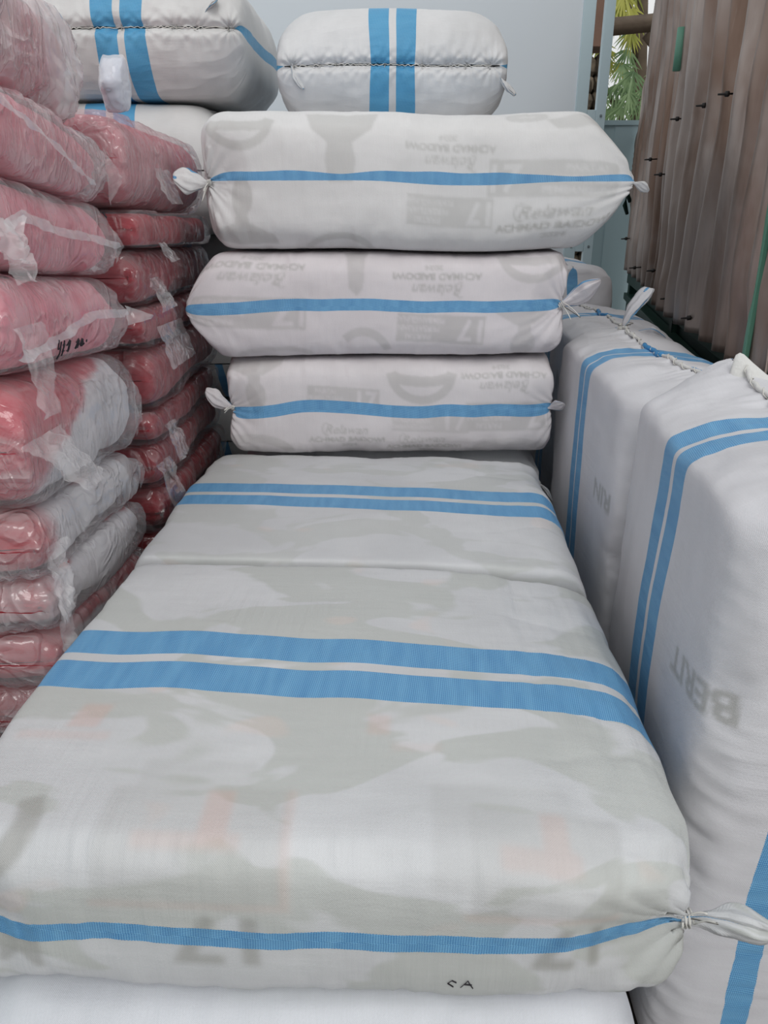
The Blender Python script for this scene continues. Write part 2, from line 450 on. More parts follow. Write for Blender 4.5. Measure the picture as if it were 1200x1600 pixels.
# ------------------------------------------------------------------ raster of faint prints (in metres on the cloth)
class Canvas:
    RES = 0.002
    def __init__(s, smin, smax, lmin, lmax):
        s.b = (smin, smax, lmin, lmax)
        s.A = np.zeros((int((smax - smin) / s.RES), int((lmax - lmin) / s.RES), 2), np.float32)
    def tri(s, p, val, ch=0, mode='max'):
        smin, smax, lmin, lmax = s.b
        q = np.array([[(a[1] - smin) / s.RES, (a[0] - lmin) / s.RES] for a in p])       # p: (l, s)
        r0, c0 = np.floor(q.min(0)).astype(int) ; r1, c1 = np.ceil(q.max(0)).astype(int) + 1
        r0 = max(r0, 0); c0 = max(c0, 0); r1 = min(r1, s.A.shape[0]); c1 = min(c1, s.A.shape[1])
        if r0 >= r1 or c0 >= c1: return
        R, C = np.mgrid[r0:r1, c0:c1] + 0.5
        def e(a, b): return (C - a[1]) * (b[0] - a[0]) - (R - a[0]) * (b[1] - a[1])
        w0, w1, w2 = e(q[0], q[1]), e(q[1], q[2]), e(q[2], q[0])
        ins = ((w0 >= -0.3) & (w1 >= -0.3) & (w2 >= -0.3)) | ((w0 <= 0.3) & (w1 <= 0.3) & (w2 <= 0.3))
        sub = s.A[r0:r1, c0:c1, ch]
        sub[ins] = val if mode == 'set' else np.maximum(sub[ins], val)
    def poly(s, pts, val, ch=0, mode='max'):
        c = np.mean(np.array(pts), 0)
        for i in range(len(pts)): s.tri([c, pts[i], pts[(i + 1) % len(pts)]], val, ch, mode)
    def stroke(s, pts, w, val, ch=0):
        pts = np.array(pts, float)
        for a, b in zip(pts[:-1], pts[1:]):
            d = b - a; n = np.array([-d[1], d[0]]) / (np.linalg.norm(d) + 1e-9) * w / 2; t = d / (np.linalg.norm(d) + 1e-9) * w * 0.15
            s.tri([a + n - t, a - n - t, b - n + t], val, ch); s.tri([a + n - t, b - n + t, b + n + t], val, ch)
    def arc(s, c, rx, ry, a0, a1, w, val, ch=0, n=26):
        s.stroke([(c[0] + rx * math.cos(t), c[1] + ry * math.sin(t)) for t in np.linspace(math.radians(a0), math.radians(a1), n)], w, val, ch)
    def rect(s, l0, l1, s0, s1, val, ch=0, mode='max'):
        s.poly([(l0, s0), (l1, s0), (l1, s1), (l0, s1)], val, ch, mode)
    def text(s, txt, c, h, val=1.0, rot=0, wid=1.0, bold=0.02, shear=0.0, mirror=False, ch=0, mode='max'):
        cu = bpy.data.curves.new('glyphs', 'FONT'); cu.body = txt; cu.offset = bold; cu.shear = shear; cu.resolution_u = 3
        cu.align_x = 'CENTER'; cu.align_y = 'CENTER'
        ob = bpy.data.objects.new('glyphs', cu); me = ob.to_mesh(); me.calc_loop_triangles()
        V = np.array([v.co[:2] for v in me.vertices])
        if len(V):
            V = V - (V.max(0) + V.min(0)) / 2; k = h / (V[:, 1].max() - V[:, 1].min()); V = V * k; V[:, 0] *= wid
            if mirror: V[:, 0] *= -1
            a = math.radians(rot); R = np.array([[math.cos(a), -math.sin(a)], [math.sin(a), math.cos(a)]])
            V = V @ R.T + np.array(c)
            for t in me.loop_triangles: s.tri(V[list(t.vertices)], val, ch, mode)
        ob.to_mesh_clear(); bpy.data.objects.remove(ob); bpy.data.curves.remove(cu)
    def blur(s, k=1):
        for _ in range(k):
            for ax in (0, 1): s.A = (np.roll(s.A, 1, ax) + 2 * s.A + np.roll(s.A, -1, ax)) / 4
    def sample(s, S, L):
        smin, smax, lmin, lmax = s.b
        r = (S - smin) / s.RES - 0.5; c = (L - lmin) / s.RES - 0.5
        ok = (r >= 0) & (c >= 0) & (r < s.A.shape[0] - 1) & (c < s.A.shape[1] - 1)
        r = np.clip(r, 0, s.A.shape[0] - 1.001); c = np.clip(c, 0, s.A.shape[1] - 1.001)
        i = r.astype(int); j = c.astype(int); fi = (r - i)[..., None]; fj = (c - j)[..., None]
        v = s.A[i, j] * (1 - fi) * (1 - fj) + s.A[i + 1, j] * fi * (1 - fj) + s.A[i, j + 1] * (1 - fi) * fj + s.A[i + 1, j + 1] * fi * fj
        v[~ok] = 0
        out = np.zeros(S.shape + (4,), np.float32); out[..., :2] = v; out[..., 3] = 1
        return out

# groups of marks seen through the cloth
def slogan(cv, c, k=1.0, rot=0, val=0.5, small=True):
    """script word over a line of capitals"""
    a = math.radians(rot); ux, uy = (math.cos(a), math.sin(a)), (-math.sin(a), math.cos(a))
    P = lambda x, y: (c[0] + (ux[0] * x + uy[0] * y) * k, c[1] + (ux[1] * x + uy[1] * y) * k)
    cv.text('Relawan', P(0.0, 0.022), 0.034 * k, val, rot, 0.95, 0.004, 0.35)
    cv.arc(P(-0.072, 0.022), 0.015 * k, 0.022 * k, 70, 300, 0.0035 * k, val * 0.8)
    cv.text('ACHMAD BAIDOWI', P(0.0, -0.018), 0.022 * k, val * 1.2, rot, 1.06, 0.03)
    if small: cv.text('2024', P(0.01, -0.047), 0.018 * k, val * 0.8, rot, 1.2, 0.03)

def ballot(cv, c, k=1.0, rot=0, val=0.38, lr=1):
    """grey box with a pale 17 and the party lines"""
    a = math.radians(rot); ux, uy = (math.cos(a), math.sin(a)), (-math.sin(a), math.cos(a))
    P = lambda x, y: (c[0] + (ux[0] * x + uy[0] * y) * k, c[1] + (ux[1] * x + uy[1] * y) * k)
    cv.poly([P(-0.15, -0.05), P(0.15, -0.05), P(0.15, 0.05), P(-0.15, 0.05)], val)
    cv.text('17', P(-0.10 * lr, 0), 0.078 * k, 0.05, rot, 0.95, 0.03, mode='set')
    cv.text('PARTAI', P(0.075 * lr, 0.03), 0.02 * k, 0.08, rot, 0.95, 0.01, mode='set')
    cv.text('PERSATUAN', P(0.075 * lr, 0.0), 0.02 * k, 0.08, rot, 0.95, 0.01, mode='set')
    cv.text('PEMBANGUNAN', P(0.075 * lr, -0.03), 0.02 * k, 0.08, rot, 0.85, 0.01, mode='set')

def collar(cv, c, k=1.0, val=0.42, rot=0, a0=180, a1=360):
    """neck ring of a folded shirt"""
    s = 1 if rot == 0 else -1
    cv.arc(c, 0.085 * k, 0.075 * k * s, a0, a1, 0.024 * k, val)
    cv.arc((c[0], c[1] + 0.0 * k), 0.085 * k, 0.022 * k * -s, 0, 180, 0.03 * k, val)

def bust(cv, c, k=1.0, val=0.4, rot=0):
    s = 1 if rot == 0 else -1
    f = lambda pts: [(c[0] + x * k, c[1] + s * y * k) for x, y in pts]
    t = np.linspace(0, 2 * math.pi, 24, endpoint=False)
    cv.poly(f([(0.038 * math.cos(q), 0.03 + 0.052 * math.sin(q)) for q in t]), val)
    cv.poly(f([(-0.018, 0), (0.018, 0), (0.022, -0.05), (-0.022, -0.05)]), val)
    cv.poly(f([(-0.03, -0.04), (0.03, -0.04), (0.09, -0.075), (0.10, -0.11), (-0.10, -0.11), (-0.09, -0.075)]), val)

# ------------------------------------------------------------------ sack ears and ties
def ear(parent, p, d, ln, wd, mat, seed=0, bend=(0, 0, 0), thick=0.28, side=None, neck=0.16, tip=0.35, name='ear'):
    """tied-off corner of the sack: pinched neck, swollen crumpled flap"""
    p = np.array(p, float); d = np.array(d, float); d /= np.linalg.norm(d)
    up = np.array(side if side is not None else (0.0, -0.3, 1.0)); a = np.cross(d, up); a /= np.linalg.norm(a); b = np.cross(a, d)
    nr, ns = 36, 26; V = []; UV = []
    for i in range(ns):
        t = i / (ns - 1)
        w = wd * (neck + (1 - neck) * min(1, math.sin(min(t * 1.25, 1) * math.pi / 2) ** 1.6)) * (1 - (1 - tip) * max(0, (t - 0.62) / 0.38) ** 1.6)
        if t > 0.97: w *= 0.75
        c = p + d * ln * t + np.array(bend) * t * t
        tw = 0.7 * t
        for k in range(nr):
            th = 2 * math.pi * k / nr
            rr = 1 + 0.16 * math.sin(th * 7 + 2.0 * math.sin(t * 3 + seed)) * (0.4 + 0.6 * t) + 0.06 * math.sin(th * 13 + seed + t * 6)
            x = math.cos(th) * w / 2 * rr; y = math.sin(th) * w / 2 * thick * rr
            x, y = x * math.cos(tw) - y * math.sin(tw), x * math.sin(tw) + y * math.cos(tw)
            V.append(c + b * x + a * y)
    V = np.array(V); nz = fbm(V / (wd * 0.35), seed, 3)
    V = V + (nz * wd * 0.07)[:, None] * (a + b * 0.5)[None]
    F = []
    for i in range(ns - 1):
        for k in range(nr): F.append((i * nr + k, i * nr + (k + 1) % nr, (i + 1) * nr + (k + 1) % nr, (i + 1) * nr + k))
    F.append(tuple(range(nr))[::-1]); F.append(tuple((ns - 1) * nr + k for k in range(nr)))
    uv = []
    for f in F:
        for vi in f:
            i, k = divmod(vi, nr)
            uv.append((0.055 * math.sin(2 * math.pi * k / nr) * (0.4 + i / ns) + 0.012 + (0.0 if k < nr / 2 else 0.08), i / ns * ln))
    return link(name, V, F, mat, parent, uv=uv)

def knot(parent, p, r, mat, axis=(1, 0, 0), loose=2, seed=0, name='tie_string'):
    """a few turns of string round the neck, with loose ends"""
    rng = random.Random(seed); p = Vector(p); ax = Vector(axis).normalized()
    u = ax.cross(Vector((0.2, 0.3, 1))).normalized(); v = ax.cross(u)
    pts = []
    for i in range(40):
        t = i / 39; th = t * 2 * math.pi * 3
        pts.append(p + ax * (t - 0.5) * r * 1.2 + (u * math.cos(th) + v * math.sin(th)) * r * (1 + 0.15 * math.sin(i)))
    for k in range(loose):
        q = pts[-1]; d = (u * rng.uniform(-1, 1) + v * rng.uniform(-1, 1) + ax * 0.4).normalized()
        for i in range(1, 7):
            pts.append(q + d * r * 0.9 * i * (1 if k % 2 == 0 else 0.8) + Vector((0, 0, -0.1 * r * i * i / 2)))
        if k < loose - 1:
            pts += [p + Vector((0, 0, 0.001))]
    return tube(name, pts, 0.0016, mat, parent, n=5)

def gwarp(V):
    """one smooth distortion of the whole load: neighbours stay in contact, nothing stays dead straight"""
    V = np.array(V, float); q = V.copy()
    q[..., 2] += 0.009 * vnoise(V * np.array([2.9, 2.0, 1.6]) + 3.3, 501) * np.clip(V[..., 2] / 0.3, 0, 1)
    q[..., 0] += 0.008 * vnoise(V * np.array([1.8, 2.5, 3.0]) + 7.7, 502)
    return q

def squash(A, lim, k=0.10):
    a = np.abs(A) / lim
    return np.sign(A) * lim * np.where(a > 1 - k, 1 - k + k * (1 - np.exp(-(a - 1 + k) / k)), a)

def pull(sf, c, vec, R, k=1.6):
    c = np.array(c); r = np.linalg.norm(sf.P - c, axis=-1)
    w = np.clip(1 - r / R, 0, 1) ** k
    sf.P = sf.P + w[..., None] * np.array(vec); sf.normals()

# ------------------------------------------------------------------ base materials
WHITE = dict(base=(216, 215, 216))
M_TRUCK = mat_plain('painted_panel_pale_blue', c3(190, 210, 217), 0.45, 0.0, 0.03, 2.0)
M_BULK = mat_plain('painted_bulkhead_grey', c3(214, 221, 227), 0.5, 0.0, 0.02, 1.2)
M_FLOOR = mat_plain('worn_bed_planks', c3(70, 62, 56), 0.8, 0.0, 0.2, 5.0, 0.4)
M_GROUND = mat_plain('packed_earth', c3(120, 108, 94), 0.95, 0.0, 0.15, 2.0, 0.5, 12)
M_GREEN = mat_plain('dark_green_enamel', c3(26, 60, 50), 0.5, 0.0, 0.15, 3.0)
M_GREENL = mat_plain('light_green_enamel', c3(96, 150, 128), 0.45, 0.0, 0.1, 5.0)
M_STRING = mat_plain('white_string', c3(214, 212, 206), 0.7)
M_BOLT = mat_plain('blackened_bolt', c3(28, 24, 22), 0.6)
M_BARK = mat_plain('weathered_timber', c3(104, 90, 76), 0.9, 0.0, 0.3, 9.0, 0.8, 30)
M_STONE = mat_plain('stone_rubble', c3(112, 100, 84), 0.95, 0.0, 0.45, 22.0, 1.0, 30)
M_INK = mat_plain('marker_ink', c3(30, 24, 34), 0.6)

# ------------------------------------------------------------------ the setting
struct(boxes('floor', [(-1.5, 1.02, -0.6, 5.2, -0.06, 0.0)], M_FLOOR))
struct(boxes('ground', [(-14, 16, -6, 24, -1.3, -1.2)], M_GROUND))
struct(boxes('wall_left', [(-1.56, -1.5, -0.6, 5.2, -0.06, 1.75)], M_TRUCK))
struct(boxes('wall_back', [(-1.5, 1.150, 5.20, 5.25, -0.06, 3.6)], M_BULK))
# side frame with punched slots
zr = [0.59, 1.335, 2.08, 2.825, 3.57]
bx = [(1.150, 1.222, 5.19, 5.235, -0.06, 3.62), (1.276, 1.334, 5.19, 5.235, -0.06, 3.62)]
for z in zr: bx.append((1.222, 1.276, 5.192, 5.235, z - 0.032, z + 0.032))
struct(boxes('trim_1', bx, M_TRUCK, bevel=0.003))
rv = []
for z in zr:
    for x in (1.195, 1.305): rv.append((x - 0.007, x + 0.007, 5.183, 5.19, z - 0.007, z + 0.007))
struct(boxes('trim_2', rv, mat_plain('dull_rivet', c3(120, 132, 136), 0.5), bevel=0.003))
struct(boxes('trim_3', [(1.340, 1.42, 5.27, 5.32, -0.06, 2.04), (1.42, 2.3, 5.265, 5.285, -0.06, 2.055), (1.345, 2.3, 5.255, 5.30, 2.035, 2.062)],
             mat_plain('side_panel_blue_grey', c3(160, 182, 188), 0.4, 0, 0.03, 2)))

# ------------------------------------------------------------------ woven sack bales
def sack(label, loc, M=I3, L=1.1, W=0.86, T=0.33, seed=1, mat=None, r=None, e=0.15, p=2.2, wend=0.10, bulge=0.012,
         us=None, vs=None, nu=200, nv=150, lump=0.012, pulls=(), pucks=(), canvas=None, post=None, group=None, wr=0.0022, rot=0):
    root = thing('woven_sack', label, 'sack', loc, group)
    sf = Soft(L, W, T, r, e, p, wend, bulge, us, vs, nu, nv)
    sf.lumps(lump, 0.30, seed, 2)
    sf.lumps(lump * 0.45, 0.10, seed + 5, 2)
    if wr: sf.disp(wr * ridged(sf.P / np.array([0.05, 0.16, 0.09]), seed + 9, 2)); sf.normals()
    for c, R, a, n in pucks: sf.pucker(c, R, a, n, seed)
    if post: post(sf)
    Mi = np.array(M)
    sf.P[..., 1] = squash(sf.P[..., 1], W / 2, 0.06)
    sf.P[..., 2] = squash(sf.P[..., 2], T / 2, 0.09)
    for c, v, R, k in pulls: pull(sf, c, v, R, k)
    zmin = (sf.P.reshape(-1, 3) @ Mi.T)[:, 2].min()
    attrs = None
    if canvas is not None: attrs = {'print': ('FLOAT_COLOR', canvas.sample(sf.S, sf.Lc))}
    off = np.array([0, 0, -zmin])
    sf.P = sf.P + off @ Mi          # rest on the base plane
    if rot:
        a = math.radians(rot); R = np.array([[math.cos(a), -math.sin(a), 0], [math.sin(a), math.cos(a), 0], [0, 0, 1]])
        Mi = R @ Mi
    lv = np.array(loc)
    sf.P = (gwarp(sf.P @ Mi.T + lv) - lv) @ Mi
    sf.normals_keep()
    ob = sf.mesh('sack_cloth', mat, root, Mi, attrs)
    sf.M = Mi; sf.root = root; sf.cloth = ob
    sf.w = lambda S, Lc, o=0.0: sf.M @ sf.at(S, Lc, o)
    return sf

U_FRONT = dense([(0.20, 0.0022), (0.30, 0.006), (0.86, 0.014), (1.0, 0.0026)])[:-1]
U_TOP = dense([(0.46, 0.0026), (0.90, 0.012), (1.0, 0.0032)])[:-1]
V_ALL = dense([(0.06, 0.003), (0.94, 0.0036), (1.0, 0.003)])
V_MED = dense([(0.08, 0.004), (0.92, 0.008), (1.0, 0.004)])

PX = 2.5 / 1202
# --- bottom bale of the three at the back
cv = Canvas(-0.30, 0.34, -0.62, 0.62)
X = lambda x: (x - 608) * PX
Yb = lambda y: (628 - y) * PX * 1.02
bust(cv, (X(395), Yb(590)), 1.0, 0.4, 180)
ballot(cv, (X(535), Yb(612)), 0.80, -4, 0.42, -1)
slogan(cv, (X(537), Yb(670)), 0.92, -3, 0.62)
ballot(cv, (X(672), Yb(645)), 0.85, -2, 0.34, -1)
slogan(cv, (X(660), Yb(688)), 0.92, 0, 0.62)
collar(cv, (X(660), Yb(572)), 1.15, 0.45)
slogan(cv, (X(788), Yb(582)), 1.0, 180, 0.60)
ballot(cv, (X(800), Yb(640)), 0.98, 180, 0.42)
cv.arc((X(390), Yb(700)), 0.11, 0.06, 0, 180, 0.035, 0.35)
cv.arc((X(800), Yb(712)), 0.12, 0.06, 0, 180, 0.035, 0.25)
cv.blur(2)
SM = mat_sack('woven_sack_stack', circ=2.3, single=0.043, wave=0.010, seed=3.0, **WHITE)
def stack_mat(circ, seed, **k):
    return mat_sack('woven_sack_cloth', circ=circ, seed=seed, **k)
def circ_of(W, T, r, b): return section(W, T, r if r else T * 0.42, b)[1][-1]

def std(W, T, r=None, bulge=0.012): return circ_of(W, T, r, bulge)

s3 = sack('white sack with one blue stripe, lowest of the three-sack column, frayed tie at left',
          (0.02, 2.89, 0.798), L=1.09, W=0.86, T=0.335, e=0.075, p=3.8, wend=0.03, seed=11, us=U_FRONT, vs=V_ALL, canvas=cv, lump=0.013,
          mat=stack_mat(std(0.86, 0.335, 0.12), 1.3, single=0.042, wave=0.012, ripple=0.35, base=(214, 209, 211)), r=0.12,
          pulls=[((0.545, -0.43, 0.0), (-0.015, 0.02, 0.0), 0.12, 1.2), ((-0.545, -0.43, 0.0), (0.03, 0.03, 0), 0.13, 1.2)],
          pucks=[((-0.54, -0.40, 0.0), 0.10, 0.006, 17), ((0.55, -0.40, 0.0), 0.10, 0.004, 14)])
# --- middle
cv = Canvas(-0.30, 0.34, -0.62, 0.62)
X = lambda x: (x - 615) * PX
Yb = lambda y: (476 - y) * PX * 1.02
slogan(cv, (X(418), Yb(425)), 1.0, 177, 0.60)
ballot(cv, (X(415), Yb(482)), 0.95, 176, 0.42, 1)
cv.poly([(X(540), Yb(388)), (X(585), Yb(388)), (X(572), Yb(405)), (X(570), Yb(450)), (X(560), Yb(462)), (X(548), Yb(450)), (X(545), Yb(405))], 0.38)
slogan(cv, (X(680), Yb(440)), 1.0, 180, 0.6)
ballot(cv, (X(688), Yb(508)), 0.92, 178, 0.46, 1)
collar(cv, (X(820), Yb(398)), 1.1, 0.42)
bust(cv, (X(813), Yb(520)), 1.0, 0.38, 180)
cv.arc((X(570), Yb(560)), 0.085, 0.10, 20, 130, 0.028, 0.40)
cv.arc((X(440), Yb(552)), 0.10, 0.03, 0, 180, 0.02, 0.30)
cv.blur(2)
s2 = sack('white sack with one blue stripe and pointed left corner, middle of the three-sack column',
          (0.03, 2.88, 1.134), L=1.09, W=0.86, T=0.322, e=0.080, p=3.4, wend=0.03, seed=23, us=U_FRONT, vs=V_ALL, canvas=cv, lump=0.011,
          mat=stack_mat(std(0.86, 0.325, 0.10), 4.1, single=0.043, wave=0.008, ripple=0.35, base=(216, 210, 213)), r=0.10,
          pulls=[((-0.54, -0.42, 0.0), (-0.10, -0.02, 0.0), 0.23, 1.0), ((0.545, -0.43, 0.0), (-0.03, 0.03, 0), 0.13, 1.2)],
          pucks=[((0.55, -0.41, 0.0), 0.13, 0.006, 19), ((-0.56, -0.41, 0.0), 0.16, 0.003, 11)])
# --- top
cv = Canvas(-0.34, 0.42, -0.70, 0.70)
X = lambda x: (x - 618) * PX
Yb = lambda y: (290 - y) * PX * 1.02
collar(cv, (X(397), Yb(210)), 1.05, 0.45)
bust(cv, (X(392), Yb(325)), 1.05, 0.42)
cv.poly([(X(490), Yb(198)), (X(590), Yb(198)), (X(580), Yb(225)), (X(553), Yb(243)), (X(520), Yb(243)), (X(498), Yb(225))], 0.42)
cv.poly([(X(520), Yb(240)), (X(553), Yb(240)), (X(558), Yb(265)), (X(554), Yb(292)), (X(520), Yb(292)), (X(516), Yb(265))], 0.38)
slogan(cv, (X(690), Yb(252)), 0.95, 178, 0.48)
ballot(cv, (X(690), Yb(325)), 0.85, 178, 0.36, 1)
ballot(cv, (X(815), Yb(285)), 1.0, -3, 0.36, 1)
slogan(cv, (X(825), Yb(338)), 1.05, 1, 0.68)
cv.arc((X(532), Yb(398)), 0.10, 0.075, 15, 165, 0.024, 0.42)
cv.poly([(X(820), Yb(205)), (X(890), Yb(190)), (X(905), Yb(205)), (X(850), Yb(222)), (X(828), Yb(222))], 0.36)
cv.arc((X(795), Yb(198)), 0.05, 0.012, 0, 360, 0.02, 0.36)
cv.blur(2)
s1 = sack('white sack with one blue stripe and pointed right corner, top of the three-sack column',
          (0.045, 2.87, 1.457), L=1.17, W=0.88, T=0.39, e=0.10, p=2.6, wend=0.03, seed=37, us=U_FRONT, vs=V_ALL, canvas=cv, lump=0.012,
          mat=stack_mat(std(0.88, 0.42, 0.13), 6.7, single=0.046, wave=0.012, ripple=0.35, base=(218, 217, 217)), r=0.13, bulge=0.02,
          pulls=[((0.58, -0.43, 0.0), (0.10, -0.02, 0.0), 0.25, 1.1), ((-0.58, -0.44, 0.0), (0.04, 0.035, 0), 0.16, 1.2)],
          pucks=[((-0.60, -0.42, 0.0), 0.13, 0.006, 21), ((0.62, -0.42, 0.0), 0.18, 0.004, 11)])

def end_ear(sf, sgn, d, ln, wd, bend=(0, 0, 0), seed=0, S=0.0, tie=True, inset=0.02, thick=0.3, out=0.0):
    p = sf.w(S, sgn * (sf.plen / 2 - inset), -0.006)
    m = ear(sf.root, p, d, ln, wd, sf.cloth.data.materials[0], seed, bend, thick)
    if tie: knot(sf.root, Vector(p) + Vector(d).normalized() * ln * 0.06, wd * 0.13, M_STRING, d, 2, seed)
    return m
end_ear(s3, -1, (-1, -0.12, 0.35), 0.095, 0.060, (0, 0, 0.03), 3, inset=0.05)
end_ear(s3, 1, (1, -0.7, 0.5), 0.060, 0.050, (0, 0, 0.0), 4, inset=0.05, tie=False)
end_ear(s2, 1, (0.9, -0.10, 0.42), 0.135, 0.095, (0, 0, 0.02), 5, inset=0.05)
end_ear(s1, -1, (-1, -0.15, 0.02), 0.110, 0.070, (0, 0, 0.012), 8, inset=0.05)
end_ear(s1, 1, (1, -0.12, -0.28), 0.05, 0.035, (0, 0, -0.01), 9, tie=False, inset=0.03)

# --- two big bales lying flat in the middle, the near one filling the foreground
def quilt(depth, n_l, n_s, seed, droop=0.0, x0=0.12):
    """folded clothes inside press a row of soft humps into the cloth"""
    def f(sf):
        top = np.clip(sf.N[..., 2], 0, 1)
        x = sf.P[..., 0] / sf.L * n_l; y = sf.P[..., 1] / sf.W * n_s
        h = np.abs(np.sin(np.pi * (x + 0.15 * vnoise(sf.P * 4, seed)))) ** 0.5 * 0.5 + np.abs(np.sin(np.pi * (y + 0.5 + 0.12 * vnoise(sf.P * 4, seed + 1)))) ** 0.5 * 0.5
        sf.disp(depth * (h - 0.7)); sf.normals()
        sf.disp(0.0012 * ridged(sf.P / np.array([0.03, 0.20, 0.10]), seed + 3, 2) * (1 - top)); sf.normals()
        if droop:
            hz_ = np.clip(sf.P[..., 2] / (sf.T / 2), 0, 1); q = np.clip((sf.P[..., 0] - x0) / (sf.L / 2 - x0), 0, 1)
            sf.P[..., 2] -= droop * hz_ * q ** 1.6; sf.normals()
    return f

NEARC = dict(base=(207, 208, 210), dark=(186, 189, 184))
exec_prints = {}
def near_canvas():
    cv = Canvas(-0.35, 1.10, -0.66, 0.66)
    NEAR_PRINTS(cv)
    cv.blur(7)
    return cv
def NEAR_PRINTS(cv):
    # front face: l across, s up from the blue stripe
    cv.text('17', (0.345, -0.005), 0.080, 0.85, 180, 1.2, 0.03)
    cv.text('17', (-0.14, -0.005), 0.090, 0.75, 180, 1.2, 0.03)
    cv.text('M', (-0.43, -0.035), 0.080, 0.7, 180, 1.1, 0.03)
    cv.arc((-0.50, 0.17), 0.10, 0.085, 185, 385, 0.036, 0.8)
    cv.rect(-0.30, -0.04, 0.06, 0.24, 0.26); cv.rect(-0.27, -0.10, 0.10, 0.30, 0.18)
    cv.rect(-0.16, -0.12, 0.14, 0.235, 0.55, 1); cv.rect(-0.25, -0.10, 0.135, 0.16, 0.35, 1)
    cv.rect(-0.305, -0.035, 0.05, 0.06, 0.35, 1); cv.rect(-0.045, -0.032, 0.05, 0.24, 0.35, 1)
    cv.rect(0.21, 0.42, 0.05, 0.215, 0.26); cv.rect(0.16, 0.36, 0.09, 0.26, 0.16)
    cv.rect(0.31, 0.345, 0.12, 0.21, 0.40, 1); cv.rect(0.25, 0.36, 0.125, 0.155, 0.35, 1); cv.rect(0.20, 0.43, 0.045, 0.055, 0.35, 1)
    # top face
    cv.poly([(-0.43, 0.37), (-0.38, 0.37), (-0.37, 0.43), (-0.42, 0.43)], 0.6, 1); cv.rect(-0.50, -0.35, 0.34, 0.36, 0.35, 1)
    cv.rect(0.06, 0.095, 0.37, 0.42, 0.45, 1)
    cv.rect(-0.42, -0.36, 0.60, 0.64, 0.35, 1); cv.rect(0.10, 0.18, 0.33, 0.35, 0.2, 1)
c1 = sack('large white sack filling the foreground, two blue bands across its top',
          (-0.075, 1.19, 0.525), rot=-2.0, L=1.10, W=0.89, T=0.285, seed=41, us=U_TOP, vs=V_ALL, canvas=near_canvas(), lump=0.010, r=(0.105, 0.032), e=0.10, p=3.0,
          mat=stack_mat(std(0.89, 0.285, (0.105, 0.032), 0.02), 2.2, skew=0.05, single=0.033, dbl=0.083, gap=0.026, wave=0.012, ripple=0.9, blotch=0.7, **NEARC), bulge=0.02, wend=0.015,
          pucks=[((0.56, -0.42, 0.0), 0.16, 0.005, 15)], post=quilt(0.012, 3, 2, 5, 0.06),
          pulls=[((0.54, -0.445, -0.01), (-0.055, 0.055, 0.0), 0.20, 1.2), ((-0.54, -0.445, 0.0), (0.04, 0.04, 0.0), 0.16, 1.2)])
end_ear(c1, 1, (1, -0.10, 0.02), 0.120, 0.095, (0, -0.01, 0.0), 15, inset=0.03, thick=0.5)
c2 = sack('white sack lying flat between the foreground sack and the three-sack column',
          (-0.045, 2.09, 0.525), rot=-2.5, L=1.11, W=0.88, T=0.280, seed=53, us=U_TOP, vs=V_MED, lump=0.012, r=(0.032, 0.08), e=0.10, p=3.0,
          mat=stack_mat(std(0.88, 0.28, (0.032, 0.08), 0.022), 7.9, skew=0.05, single=0.033, dbl=0.080, gap=0.026, wave=0.010, ripple=0.4, blotch=0.5, **NEARC), bulge=0.022, wend=0.015,
          post=quilt(0.014, 3, 2, 9, 0.035))
c3b = sack('white sack mostly hidden directly under the three-sack column, string-tied right end',
          (0.02, 3.02, 0.525), L=1.08, W=0.88, T=0.275, seed=61, nu=160, nv=120, lump=0.01,
          mat=stack_mat(std(0.90, 0.29), 9.1, single=0.033, wave=0.01, ripple=0.4, **NEARC),
          pucks=[((0.57, -0.42, 0.0), 0.12, 0.006, 15)])
end_ear(c3b, 1, (0.7, -0.5, -0.5), 0.07, 0.045, (0, 0, -0.02), 17, inset=0.03)
c1b = sack('white sack directly beneath the foreground sack, only its upper front in view',
          (-0.12, 1.18, 0.264), L=1.02, W=0.96, T=0.262, seed=67, nu=220, nv=160, lump=0.010,
          mat=stack_mat(std(0.98, 0.275), 5.5, single=0.033, wave=0.01, ripple=0.7, base=(212, 214, 220)))
# hidden bales that carry the others
plainm = stack_mat(2.0, 0.4, single=0.04, ripple=0.3)
for (x, y, z, L, W, T) in [(-0.1, 1.2, 0.0, 1.1, 0.88, 0.264), (-0.05, 2.11, 0.0, 1.1, 0.86, 0.264), (-0.05, 2.11, 0.264, 1.1, 0.86, 0.261),
                           (0.0, 3.01, 0.0, 1.1, 0.86, 0.264), (0.0, 3.01, 0.264, 1.1, 0.86, 0.261)]:
    sack('white sack buried low in the middle row under the flat sacks', (x, y, z), L=L, W=W, T=T, seed=int(70 + y * 9 + z * 40), nu=70, nv=50,
         mat=plainm, lump=0.006, wr=0, group='bales buried under the middle row')

